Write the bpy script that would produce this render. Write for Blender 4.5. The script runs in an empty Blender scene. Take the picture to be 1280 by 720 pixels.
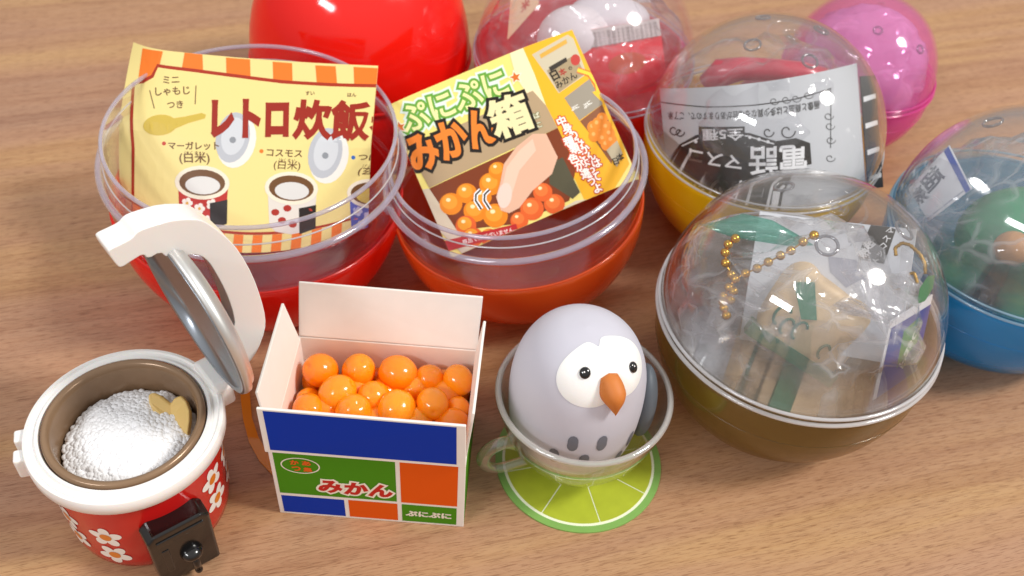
import bpy, bmesh, math, random
import numpy as np
from mathutils import Vector, Matrix, noise

# ------------------------------------------------------------------ camera, world, lights
S = 0.01                                   # the scene is authored in centimetres
FPX, TH, RO, CH = 1270.0, math.radians(45.8), math.radians(4.5), 20.0
FW = np.array([0, math.cos(TH), -math.sin(TH)]); UP = np.array([0, math.sin(TH), math.cos(TH)]); RT = np.array([1.0, 0, 0])
sc = bpy.context.scene
cr, sr = math.cos(RO), math.sin(RO)
cam_d = bpy.data.cameras.new('camera'); cam = bpy.data.objects.new('camera', cam_d); sc.collection.objects.link(cam)
_r = cr * RT + sr * UP; _u = -sr * RT + cr * UP
cam.matrix_world = Matrix(((_r[0], _u[0], -FW[0], 0), (_r[1], _u[1], -FW[1], 0), (_r[2], _u[2], -FW[2], CH * S), (0, 0, 0, 1)))
cam_d.sensor_width = 36; cam_d.lens = FPX / 1280 * 36
cam_d.clip_start = 0.01; cam_d.clip_end = 50
cam_d.dof.use_dof = True; cam_d.dof.focus_distance = 0.205; cam_d.dof.aperture_fstop = 26
sc.camera = cam

world = bpy.data.worlds.new('World'); sc.world = world; world.use_nodes = True
wn = world.node_tree.nodes; wl = world.node_tree.links; wn.clear()
wo = wn.new('ShaderNodeOutputWorld'); wb = wn.new('ShaderNodeBackground'); wb.inputs['Strength'].default_value = 0.70
tc = wn.new('ShaderNodeTexCoord'); sx = wn.new('ShaderNodeSeparateXYZ'); rp = wn.new('ShaderNodeValToRGB')
mr = wn.new('ShaderNodeMapRange'); mr.inputs[1].default_value = -1; mr.inputs[2].default_value = 1
wl.new(tc.outputs['Generated'], sx.inputs[0]); wl.new(sx.outputs[2], mr.inputs[0]); wl.new(mr.outputs[0], rp.inputs[0])
rp.color_ramp.elements[0].position = 0.45; rp.color_ramp.elements[0].color = (0.42, 0.39, 0.36, 1)
rp.color_ramp.elements[1].position = 0.85; rp.color_ramp.elements[1].color = (1, 0.98, 0.96, 1)
wl.new(rp.outputs[0], wb.inputs[0]); wl.new(wb.outputs[0], wo.inputs[0])

def area(name, loc, target, sx_, sy_, power, shape, col):
    d = bpy.data.lights.new(name, 'AREA'); d.shape = shape; d.size = sx_; d.size_y = sy_; d.energy = power; d.color = col
    o = bpy.data.objects.new(name, d); sc.collection.objects.link(o); o.location = loc
    o.rotation_euler = (Vector(target) - Vector(loc)).to_track_quat('-Z', 'Y').to_euler()
area('ceiling_lamp', (1.40, 0.0, 1.55), (0, 0.18, 0), 0.42, 0.42, 34, 'ELLIPSE', (1, 0.97, 0.92))
area('ceiling_tube', (-1.10, -1.20, 1.55), (0, 0.18, 0), 0.75, 0.22, 18, 'RECTANGLE', (0.97, 0.98, 1))

sc.view_settings.view_transform = 'Standard'; sc.view_settings.look = 'None'
sc.view_settings.exposure = 0.0; sc.view_settings.gamma = 1.0; sc.view_settings.use_curve_mapping = False
sc.render.engine = 'CYCLES'
cy = sc.cycles; cy.use_denoising = True; cy.max_bounces = 14; cy.transparent_max_bounces = 64; cy.transmission_bounces = 12
cy.diffuse_bounces = 6; cy.glossy_bounces = 5; cy.caustics_refractive = True; cy.caustics_reflective = False
cy.sample_clamp_indirect = 6.0; cy.blur_glossy = 0.3
rnd = random.Random(7)

# ------------------------------------------------------------------ pixel <-> place helpers (photo pixels, 1280 x 720)
def ray(px, py):
    x = (px - 640) / FPX; y = (py - 360) / FPX; x, y = cr * x + sr * y, -sr * x + cr * y
    return x * RT - y * UP + FW
CAM = np.array([0, 0, CH])
def on_z(px, py, z=0.0):
    d = ray(px, py); return CAM + d * ((z - CH) / d[2])
def proj(p):
    v = np.array(p, float) - CAM; dz = v @ FW; x = (v @ RT) / dz; y = -(v @ UP) / dz
    return np.array([640 + FPX * (cr * x - sr * y), 360 + FPX * (sr * x + cr * y)])
def on_plane(px, py, A, N):
    d = ray(px, py); return CAM + d * (((A - CAM) @ N) / (d @ N))

# ------------------------------------------------------------------ materials
def lin(h):
    h = h.lstrip('#'); v = [int(h[i:i + 2], 16) / 255 for i in (0, 2, 4)]
    return tuple((c / 12.92 if c <= 0.04045 else ((c + 0.055) / 1.055) ** 2.4) for c in v) + (1,)
def new_mat(name):
    m = bpy.data.materials.new(name); m.use_nodes = True; m.node_tree.nodes.clear()
    return m, m.node_tree.nodes, m.node_tree.links
def bump_in(n, l, scale, strength, dist=0.0004, detail=3):
    t = n.new('ShaderNodeTexCoord'); z = n.new('ShaderNodeTexNoise'); z.inputs['Scale'].default_value = scale; z.inputs['Detail'].default_value = detail
    b = n.new('ShaderNodeBump'); b.inputs['Strength'].default_value = strength; b.inputs['Distance'].default_value = dist
    l.new(t.outputs['Object'], z.inputs['Vector']); l.new(z.outputs[0], b.inputs['Height']); return b, z
def plain(name, col, rough=0.45, metal=0.0, sss=0.0, coat=0.0, bump=0.0, bscale=900, var=0.0, vscale=250, spec=0.5, sssr=(1, .5, .3), sss_scale=0.002):
    m, n, l = new_mat(name); o = n.new('ShaderNodeOutputMaterial'); p = n.new('ShaderNodeBsdfPrincipled')
    c = lin(col) if isinstance(col, str) else col
    p.inputs['Base Color'].default_value = c; p.inputs['Roughness'].default_value = rough; p.inputs['Metallic'].default_value = metal
    p.inputs['Specular IOR Level'].default_value = spec
    if sss: p.inputs['Subsurface Weight'].default_value = sss; p.inputs['Subsurface Radius'].default_value = sssr; p.inputs['Subsurface Scale'].default_value = sss_scale
    if coat: p.inputs['Coat Weight'].default_value = coat; p.inputs['Coat Roughness'].default_value = 0.06
    if bump:
        b, z = bump_in(n, l, bscale, bump); l.new(b.outputs[0], p.inputs['Normal'])
    if var:
        t = n.new('ShaderNodeTexCoord'); z = n.new('ShaderNodeTexNoise'); z.inputs['Scale'].default_value = vscale; z.inputs['Detail'].default_value = 4
        r_ = n.new('ShaderNodeValToRGB'); r_.color_ramp.elements[0].position = 0.3; r_.color_ramp.elements[1].position = 0.7
        r_.color_ramp.elements[0].color = tuple(x * (1 - var) for x in c[:3]) + (1,); r_.color_ramp.elements[1].color = tuple(min(1, x * (1 + var * .6)) for x in c[:3]) + (1,)
        l.new(t.outputs['Object'], z.inputs['Vector']); l.new(z.outputs[0], r_.inputs[0]); l.new(r_.outputs[0], p.inputs['Base Color'])
    l.new(p.outputs[0], o.inputs[0]); return m
def schlick(n, l, base, gain=0.95, power=5):
    w = n.new('ShaderNodeLayerWeight'); w.inputs[0].default_value = 0.5
    a = n.new('ShaderNodeMath'); a.operation = 'POWER'; a.inputs[1].default_value = power
    b = n.new('ShaderNodeMath'); b.operation = 'MULTIPLY_ADD'; b.inputs[1].default_value = gain; b.inputs[2].default_value = base; b.use_clamp = True
    l.new(w.outputs['Facing'], a.inputs[0]); l.new(a.outputs[0], b.inputs[0]); return b.outputs[0], w
def clear(name, tint=(0.97, 0.97, 0.975, 1), base=0.045, gain=0.7, rough=0.03, milk=0.0, milk_col=(0.9, 0.9, 0.95, 1), trans=0.5, wob=0.0, wscale=120, power=5, crease=0.0, cscale=130):
    """thin clear plastic: tinted see-through plus a Fresnel gloss, with an optional milky share"""
    m, n, l = new_mat(name); o = n.new('ShaderNodeOutputMaterial')
    t = n.new('ShaderNodeBsdfTransparent'); t.inputs[0].default_value = tint
    g = n.new('ShaderNodeBsdfGlossy'); g.inputs['Roughness'].default_value = rough; g.inputs[0].default_value = (1, 1, 1, 1)
    s = t.outputs[0]
    if milk:
        d = n.new('ShaderNodeBsdfDiffuse'); d.inputs[0].default_value = milk_col
        tr = n.new('ShaderNodeBsdfTranslucent'); tr.inputs[0].default_value = milk_col
        dd = n.new('ShaderNodeMixShader'); dd.inputs[0].default_value = trans; l.new(d.outputs[0], dd.inputs[1]); l.new(tr.outputs[0], dd.inputs[2])
        k = n.new('ShaderNodeMixShader'); k.inputs[0].default_value = milk; l.new(s, k.inputs[1]); l.new(dd.outputs[0], k.inputs[2]); s = k.outputs[0]
    if rough < .08:                                           # faint smears and scuffs in the gloss
        ts = n.new('ShaderNodeTexCoord'); zs_ = n.new('ShaderNodeTexNoise'); zs_.inputs['Scale'].default_value = 70; zs_.inputs['Detail'].default_value = 6; zs_.inputs['Roughness'].default_value = .7
        rs = n.new('ShaderNodeMapRange'); rs.inputs[1].default_value = .42; rs.inputs[2].default_value = .72; rs.inputs[3].default_value = rough; rs.inputs[4].default_value = rough + .16
        l.new(ts.outputs['Object'], zs_.inputs['Vector']); l.new(zs_.outputs[0], rs.inputs[0]); l.new(rs.outputs[0], g.inputs['Roughness'])
    f, w = schlick(n, l, base, gain, power)
    x = n.new('ShaderNodeMixShader'); l.new(f, x.inputs[0]); l.new(s, x.inputs[1]); l.new(g.outputs[0], x.inputs[2])
    if wob:
        b, z = bump_in(n, l, wscale, wob, 0.002); l.new(b.outputs[0], g.inputs['Normal'])
    if crease:                                               # white fold lines and flat facets of crumpled film
        tcn = n.new('ShaderNodeTexCoord'); nz = n.new('ShaderNodeTexNoise'); nz.inputs['Scale'].default_value = 90; nz.inputs['Detail'].default_value = 2; l.new(tcn.outputs['Object'], nz.inputs['Vector'])
        wv = n.new('ShaderNodeVectorMath'); wv.operation = 'MULTIPLY_ADD'; wv.inputs[1].default_value = (.007, .007, .007); mq = n.new('ShaderNodeMapping'); mq.inputs['Rotation'].default_value = (.5, .3, .6); mq.inputs['Scale'].default_value = (.45, 1.2, 1.0); l.new(tcn.outputs['Object'], mq.inputs[0]); l.new(nz.outputs['Color'], wv.inputs[0]); l.new(mq.outputs[0], wv.inputs[2])
        vo = n.new('ShaderNodeTexVoronoi'); vo.feature = 'DISTANCE_TO_EDGE'; vo.inputs['Scale'].default_value = cscale; l.new(wv.outputs[0], vo.inputs['Vector'])
        mr_ = n.new('ShaderNodeMapRange'); mr_.inputs[1].default_value = 0.0; mr_.inputs[2].default_value = 0.11; mr_.inputs[3].default_value = crease; mr_.inputs[4].default_value = milk; l.new(vo.outputs['Distance'], mr_.inputs[0])
        n2 = n.new('ShaderNodeTexNoise'); n2.inputs['Scale'].default_value = 75; l.new(tcn.outputs['Object'], n2.inputs['Vector'])
        m2 = n.new('ShaderNodeMapRange'); m2.inputs[1].default_value = .42; m2.inputs[2].default_value = .62; l.new(n2.outputs[0], m2.inputs[0])
        mm = n.new('ShaderNodeMix'); mm.inputs[2].default_value = milk; l.new(m2.outputs[0], mm.inputs[0]); l.new(mr_.outputs[0], mm.inputs[3]); l.new(mm.outputs[0], k.inputs[0])
        bp_ = n.new('ShaderNodeBump'); bp_.inputs['Strength'].default_value = .75; bp_.inputs['Distance'].default_value = .003; l.new(vo.outputs['Distance'], bp_.inputs['Height']); l.new(bp_.outputs[0], g.inputs['Normal'])
    l.new(x.outputs[0], o.inputs[0]); return m

def wood():
    m, n, l = new_mat('wood_laminate'); o = n.new('ShaderNodeOutputMaterial'); p = n.new('ShaderNodeBsdfPrincipled')
    t = n.new('ShaderNodeTexCoord'); mp = n.new('ShaderNodeMapping'); mp.inputs['Rotation'].default_value = (0, 0, math.radians(-18))
    l.new(t.outputs['Object'], mp.inputs[0])
    wn_ = n.new('ShaderNodeTexNoise'); wn_.inputs['Scale'].default_value = 9; wn_.inputs['Detail'].default_value = 1       # slow waviness
    l.new(mp.outputs[0], wn_.inputs['Vector'])
    ws = n.new('ShaderNodeVectorMath'); ws.operation = 'MULTIPLY_ADD'; ws.inputs[1].default_value = (0, 0.006, 0)
    l.new(wn_.outputs['Color'], ws.inputs[0]); l.new(mp.outputs[0], ws.inputs[2])
    def streak(sx_, sy_, scale, detail, rough=0.6):
        q = n.new('ShaderNodeMapping'); q.inputs['Scale'].default_value = (sx_, sy_, 1); l.new(ws.outputs[0], q.inputs[0])
        z = n.new('ShaderNodeTexNoise'); z.inputs['Scale'].default_value = scale; z.inputs['Detail'].default_value = detail; z.inputs['Roughness'].default_value = rough
        l.new(q.outputs[0], z.inputs['Vector']); return z.outputs[0]
    def ramp(src, stops):
        r_ = n.new('ShaderNodeValToRGB'); e = r_.color_ramp.elements
        e[0].position, e[0].color = stops[0][0], lin(stops[0][1]); e[1].position, e[1].color = stops[-1][0], lin(stops[-1][1])
        for q, c in stops[1:-1]: w = e.new(q); w.color = lin(c)
        l.new(src, r_.inputs[0]); return r_.outputs[0]
    def mult(a, b, fac):
        x = n.new('ShaderNodeMix'); x.data_type = 'RGBA'; x.blend_type = 'MULTIPLY'; x.inputs[0].default_value = fac
        l.new(a, x.inputs[6]); l.new(b, x.inputs[7]); return x.outputs[2]
    base = ramp(streak(0.8, 9, 3.2, 3), [(0.30, '#a68169'), (0.43, '#b1896c'), (0.52, '#b48c6a'), (0.60, '#bb946a'), (0.72, '#af886b')])
    mid = ramp(streak(1.4, 42, 4.0, 5), [(0.36, '#b98f78'), (0.5, '#f4ece4'), (0.64, '#ffffff')])
    fine = ramp(streak(26, 420, 3.5, 4, 0.6), [(0.34, '#7a4a34'), (0.43, '#e6d6c9'), (0.52, '#ffffff')])
    dash = ramp(streak(10, 170, 5.0, 4), [(0.36, '#8a5a42'), (0.40, '#ffffff'), (0.6, '#ffffff')])
    pore = ramp(streak(60, 900, 5.0, 2, 0.5), [(0.36, '#8a5c44'), (0.46, '#ffffff'), (0.6, '#ffffff')])
    c = mult(base, mid, 0.30); c = mult(c, fine, 0.27); c = mult(c, dash, 0.17); c = mult(c, pore, 0.42)
    l.new(c, p.inputs['Base Color']); p.inputs['Roughness'].default_value = 0.42; p.inputs['Specular IOR Level'].default_value = 0.35
    b = n.new('ShaderNodeBump'); b.inputs['Strength'].default_value = 0.12; b.inputs['Distance'].default_value = 0.0003
    l.new(streak(14, 420, 3.5, 3, 0.5), b.inputs['Height']); l.new(b.outputs[0], p.inputs['Normal'])
    l.new(p.outputs[0], o.inputs[0]); return m

# ------------------------------------------------------------------ mesh helpers (all in cm)
class MB:
    def __init__(s): s.v = []; s.f = []; s.m = []
    def add(s, verts, faces, mat=0):
        o = len(s.v); s.v += [tuple(map(float, q)) for q in verts]; s.f += [tuple(i + o for i in q) for q in faces]; s.m += [mat] * len(faces)
    def lathe(s, prof, n=72, mat=0, c=(0, 0, 0), cap=True):
        v = []; f = []; k = len(prof)
        for r, z in prof:
            for i in range(n):
                a = 2 * math.pi * i / n; v.append((c[0] + r * math.cos(a), c[1] + r * math.sin(a), c[2] + z))
        for j in range(k - 1):
            for i in range(n):
                f.append((j * n + i, j * n + (i + 1) % n, (j + 1) * n + (i + 1) % n, (j + 1) * n + i))
        if cap and prof[0][0] > 1e-6 and prof[0] != prof[-1]: f.append(tuple(range(n - 1, -1, -1)))
        if cap and prof[-1][0] > 1e-6 and prof[0] != prof[-1]: f.append(tuple((k - 1) * n + i for i in range(n)))
        s.add(v, f, mat)
    def box(s, lo, hi, mat=0, fr=None):
        v = [(x, y, z) for z in (lo[2], hi[2]) for y in (lo[1], hi[1]) for x in (lo[0], hi[0])]
        if fr is not None: v = [fr(*q) for q in v]
        s.add(v, [(0, 2, 3, 1), (4, 5, 7, 6), (0, 1, 5, 4), (2, 6, 7, 3), (0, 4, 6, 2), (1, 3, 7, 5)], mat)
    def ell(s, c, r, rot=None, n=16, k=10, mat=0):
        v = []; f = []
        for j in range(k + 1):
            t = math.pi * j / k
            for i in range(n):
                a = 2 * math.pi * i / n; q = Vector((r[0] * math.sin(t) * math.cos(a), r[1] * math.sin(t) * math.sin(a), r[2] * math.cos(t)))
                if rot is not None: q = rot @ q
                v.append((c[0] + q[0], c[1] + q[1], c[2] + q[2]))
        for j in range(k):
            for i in range(n): f.append((j * n + i, (j + 1) * n + i, (j + 1) * n + (i + 1) % n, j * n + (i + 1) % n))
        s.add(v, f, mat)
    def tube(s, path, r, n=12, mat=0, closed=False, sq=(1, 1)):
        P = [Vector(q) for q in path]; v = []; f = []; k = len(P); rr = r if isinstance(r, (list, tuple)) else [r] * k
        pn = None
        for j in range(k):
            if closed: t = P[(j + 1) % k] - P[j - 1]
            else: t = P[min(j + 1, k - 1)] - P[max(j - 1, 0)]
            t.normalize()
            if pn is None: pn = t.orthogonal().normalized()
            a = (pn - t * pn.dot(t)).normalized(); pn = a; b = t.cross(a)
            for i in range(n):
                w = 2 * math.pi * i / n; v.append(tuple(P[j] + a * (math.cos(w) * rr[j] * sq[0]) + b * (math.sin(w) * rr[j] * sq[1])))
        for j in range(k if closed else k - 1):
            for i in range(n):
                q = (j + 1) % k; f.append((j * n + i, j * n + (i + 1) % n, q * n + (i + 1) % n, q * n + i))
        if not closed: f.append(tuple(range(n - 1, -1, -1))); f.append(tuple((k - 1) * n + i for i in range(n)))
        s.add(v, f, mat)
    def prism(s, outline, fr, h0, h1, mat=0):
        """extrude a 2-D outline (a, b) between heights h0 and h1 in the frame fr(a, b, h)"""
        n = len(outline); v = [fr(a, b, h0) for a, b in outline] + [fr(a, b, h1) for a, b in outline]
        f = [tuple(range(n - 1, -1, -1)), tuple(range(n, 2 * n))] + [(i, (i + 1) % n, n + (i + 1) % n, n + i) for i in range(n)]
        s.add(v, f, mat)
    def build(s, name, mats, parent=None, smooth=True, bevel=0, weld=False, loc=None, sub=0, autos=None):
        me = bpy.data.meshes.new(name); me.from_pydata([(x * S, y * S, z * S) for x, y, z in s.v], [], s.f)
        if not isinstance(mats, (list, tuple)): mats = [mats]
        for m in mats: me.materials.append(m)
        me.polygons.foreach_set('material_index', s.m)
        bm = bmesh.new(); bm.from_mesh(me)
        if weld: bmesh.ops.remove_doubles(bm, verts=bm.verts, dist=1e-6)
        bmesh.ops.recalc_face_normals(bm, faces=bm.faces); bm.to_mesh(me); bm.free()
        me.polygons.foreach_set('use_smooth', [bool(smooth)] * len(me.polygons))
        o = bpy.data.objects.new(name, me); sc.collection.objects.link(o)
        if parent is not None: o.parent = parent
        if loc is not None: o.location = tuple(c * S for c in loc)
        if bevel:
            b = o.modifiers.new('bevel', 'BEVEL'); b.width = bevel * S; b.segments = 3; b.limit_method = 'ANGLE'; b.angle_limit = 0.6
        if sub: q = o.modifiers.new('sub', 'SUBSURF'); q.levels = sub; q.render_levels = sub
        if autos is not None:
            for e in me.edges: pass
            me.set_sharp_from_angle(angle=autos)
        return o
def tag(o, label, cat, group=None, kind=None):
    o['label'] = label; o['category'] = cat
    if group: o['group'] = group
    if kind: o['kind'] = kind
    return o
def thing(name, label, cat, loc=(0, 0, 0), rot=None, group=None):
    o = bpy.data.objects.new(name, None); sc.collection.objects.link(o); o.empty_display_size = 0.01
    o.location = tuple(c * S for c in loc)
    if rot: o.rotation_euler = rot
    return tag(o, label, cat, group)

# ------------------------------------------------------------------ table
mb = MB(); mb.box((-90, -20, -2.5), (90, 90, 0))
table = mb.build('wood_table', wood(), smooth=False, bevel=0.15); table['kind'] = 'structure'

# ------------------------------------------------------------------ shared plastics
CLEAR = clear('clear_plastic', (0.982, 0.982, 0.985, 1), base=0.03, gain=0.95, power=3.6)
CLEARV = clear('clear_plastic_lilac', (0.965, 0.955, 0.98, 1), base=0.022, gain=0.9, power=3.6, milk=0.012, milk_col=(0.72, 0.70, 0.9, 1))
EDGE = clear('plastic_edge_light', (0.95, 0.95, 0.97, 1), base=0.10, gain=0.8, milk=0.62, milk_col=(0.97, 0.97, 0.99, 1), rough=0.1)  # milky white in the colour stands in for light gathered in clear edges
EDGEL = clear('plastic_edge_lilac', (0.94, 0.93, 0.985, 1), base=0.08, gain=0.9, milk=0.34, milk_col=(0.84, 0.81, 0.97, 1), rough=0.08, power=3)
FILM = clear('bag_film', (0.975, 0.975, 0.98, 1), base=0.035, gain=0.7, rough=0.10, milk=0.06, crease=.3, cscale=110, power=3)
FILM2 = clear('bag_film_cloudy', (0.98, 0.98, 0.985, 1), base=0.04, gain=0.7, rough=0.10, milk=0.17, crease=.5, cscale=135, power=3)

FILM3 = clear('bag_film_white', (0.98, 0.96, 0.985, 1), base=0.10, gain=0.7, rough=0.12, milk=0.6, milk_col=(1, .95, .99, 1), crease=.9, cscale=120)

def bowl_prof(R, h, base=0.42, n=20, pw=0.68):
    a0 = base; pts = []
    for i in range(n + 1):
        a = a0 + (math.pi / 2 - a0) * i / n; pts.append((R * math.sin(a) ** pw, h * (math.cos(a0) - math.cos(a)) / math.cos(a0)))
    return pts
def shell(outer, t):
    """a closed lathe profile: outer wall up, inner wall down"""
    out = [(0.0, outer[0][1])] + list(outer); inner = []
    for i, (r, z) in enumerate(outer):
        a = outer[max(i - 1, 0)]; b = outer[min(i + 1, len(outer) - 1)]
        tx, tz = b[0] - a[0], b[1] - a[1]; L = math.hypot(tx, tz) or 1
        inner.append((max(r - t * tz / L, 0.01), z + t * tx / L))
    inner = [(r, max(z, outer[0][1] + t)) if i < len(inner) // 2 else (r, z) for i, (r, z) in enumerate(inner)]
    return out + inner[::-1] + [(0.0, outer[0][1] + t)]
def dome_prof(R, z0, h, n=26, flat=0.12):
    return [(R * max(math.cos(a), 0) ** (1 - flat), z0 + h * math.sin(a)) for a in [math.pi / 2 * i / n for i in range(n + 1)]]
def dome_shell(R, z0, h, t):
    o = dome_prof(R, z0, h); i = dome_prof(R - t, z0, h - t)
    o[-1] = (0.0, z0 + h); i[-1] = (0.0, z0 + h - t); return o + i[::-1]
def ring_at(mb, c, nrm, r, t, mat=0, sq=(1, 1)):
    nrm = Vector(nrm).normalized(); a = nrm.orthogonal().normalized(); b = nrm.cross(a)
    mb.tube([tuple(Vector(c) + a * (r * math.cos(w)) + b * (r * math.sin(w))) for w in [2 * math.pi * i / 28 for i in range(28)]], t, 8, mat, True, sq)
HOLE = clear('vent_edge', (0.62, 0.62, 0.64, 1), base=0.12, gain=0.8, milk=0.12, power=3)

def closed_capsule(name, label, loc, R, bowl_mat, dome_mat, edge_mat, h=3.05, dh=3.2, vents=(), rotz=0.0, boss=True, edge_r=0.045, lean=(0, 0), group='closed gacha capsules'):
    t = thing(name, label, 'capsule', loc, (lean[0], lean[1], rotz), group)
    m = MB(); m.lathe(shell(bowl_prof(R, h), 0.09), 96); b = m.build('bowl', bowl_mat, t)
    bp = bowl_prof(R, h); rm = float(np.interp(h * .7, [q[1] for q in bp], [q[0] for q in bp])); m = MB(); m.tube([(rm * math.cos(w), rm * math.sin(w), h * .7) for w in [2 * math.pi * i / 96 for i in range(96)]], 0.012, 6, 0, True); m.build('mould_line', bowl_mat, b)
    m = MB(); m.lathe(dome_shell(R - 0.04, h + 0.06, dh, 0.07), 96); d = m.build('dome', dome_mat, t)
    for zz, rr, w in ((h + 0.02, R + 0.02, edge_r), (h + 0.2, R - 0.0, edge_r * .8)):
        m = MB(); m.tube([(rr * math.cos(a), rr * math.sin(a), zz) for a in [2 * math.pi * i / 120 for i in range(120)]], w, 8, 0, True, (1, 1)); m.build('rim', edge_mat, d)
    Rd = R - 0.04; z0 = h + 0.06
    for az, el, r in vents:
        nrm = Vector((math.cos(el) * math.cos(az), math.cos(el) * math.sin(az), math.sin(el))); p = (Rd * nrm[0], Rd * nrm[1], z0 + dh * nrm[2])
        m = MB(); ring_at(m, p, nrm, r, 0.035); m.build('vent_hole', HOLE, d)
    if boss:
        m = MB(); ring_at(m, (0, 0, z0 + dh - 0.02), (0, 0, 1), 0.62, 0.03); ring_at(m, (0, 0, z0 + dh - 0.01), (0, 0, 1), 0.2, 0.05); m.build('moulded_boss', dome_mat, d)
    return t

def film_bag(name, label, loc, rad, seed, mat, amp=0.42, freq=0.8, group='crumpled bags inside capsules', cat='bag', tilt=(0, 0, 0), lim=None):
    bm = bmesh.new(); bmesh.ops.create_icosphere(bm, subdivisions=4, radius=1.0)
    off = Vector((seed * 3.7, seed * 1.3, seed * 2.1))
    for v in bm.verts:
        d = v.co.normalized(); q = d * 1.6 * freq
        r1 = noise.noise(q + off); r2 = 1 - abs(noise.noise(q * 2.3 + off * 2)) * 2; r3 = 1 - abs(noise.noise(q * 5.1 + off)) * 2
        k = 1 + amp * (0.55 * r1 + 0.38 * r2 + 0.12 * r3 - 0.25)
        p = Vector((d.x * rad[0], d.y * rad[1], d.z * rad[2])) * k
        if lim:                                                 # keep inside the capsule (centre, radius) given relative to the bag
            c, R = Vector(lim[0]), lim[1]; w = p - c
            if w.length > R: p = c + w.normalized() * (R - 0.02 * r3)
        v.co = p * S
    me = bpy.data.meshes.new(name); bm.to_mesh(me); bm.free(); me.materials.append(mat)
    me.polygons.foreach_set('use_smooth', [True] * len(me.polygons))
    o = bpy.data.objects.new(name, me); sc.collection.objects.link(o); o.location = tuple(c * S for c in loc); o.rotation_euler = tilt
    return tag(o, label, cat, group)

# ------------------------------------------------------------------ printed sheets: curved paper with flat print laid on it
_tc = {}
def text_geo(body, bold=0.0):
    key = (body, bold)
    if key in _tc: return _tc[key]
    c = bpy.data.curves.new('lettering', 'FONT'); c.body = body; c.resolution_u = 3
    if bold: c.bevel_depth = bold; c.bevel_resolution = 1
    o = bpy.data.objects.new('lettering', c); sc.collection.objects.link(o); bpy.context.view_layer.update()
    me = bpy.data.meshes.new_from_object(o.evaluated_get(bpy.context.evaluated_depsgraph_get()))
    v = [(q.co.x, q.co.y, q.co.z) for q in me.vertices]; f = [tuple(p.vertices) for p in me.polygons]
    bpy.data.objects.remove(o); bpy.data.curves.remove(c); bpy.data.meshes.remove(me)
    if bold:                                                   # keep only the upper skin of the thickened letters
        zn = [sum(v[i][2] for i in q) / len(q) for q in f]; f = [q for q, z in zip(f, zn) if z > -1e-5]
    key_v = np.array(v) if v else np.zeros((1, 3))
    x0, x1, y0, y1 = key_v[:, 0].min() + bold, key_v[:, 0].max() - bold, key_v[:, 1].min() + bold, key_v[:, 1].max() - bold
    _tc[key] = (key_v, f, x0, x1, y0, y1); return _tc[key]

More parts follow.
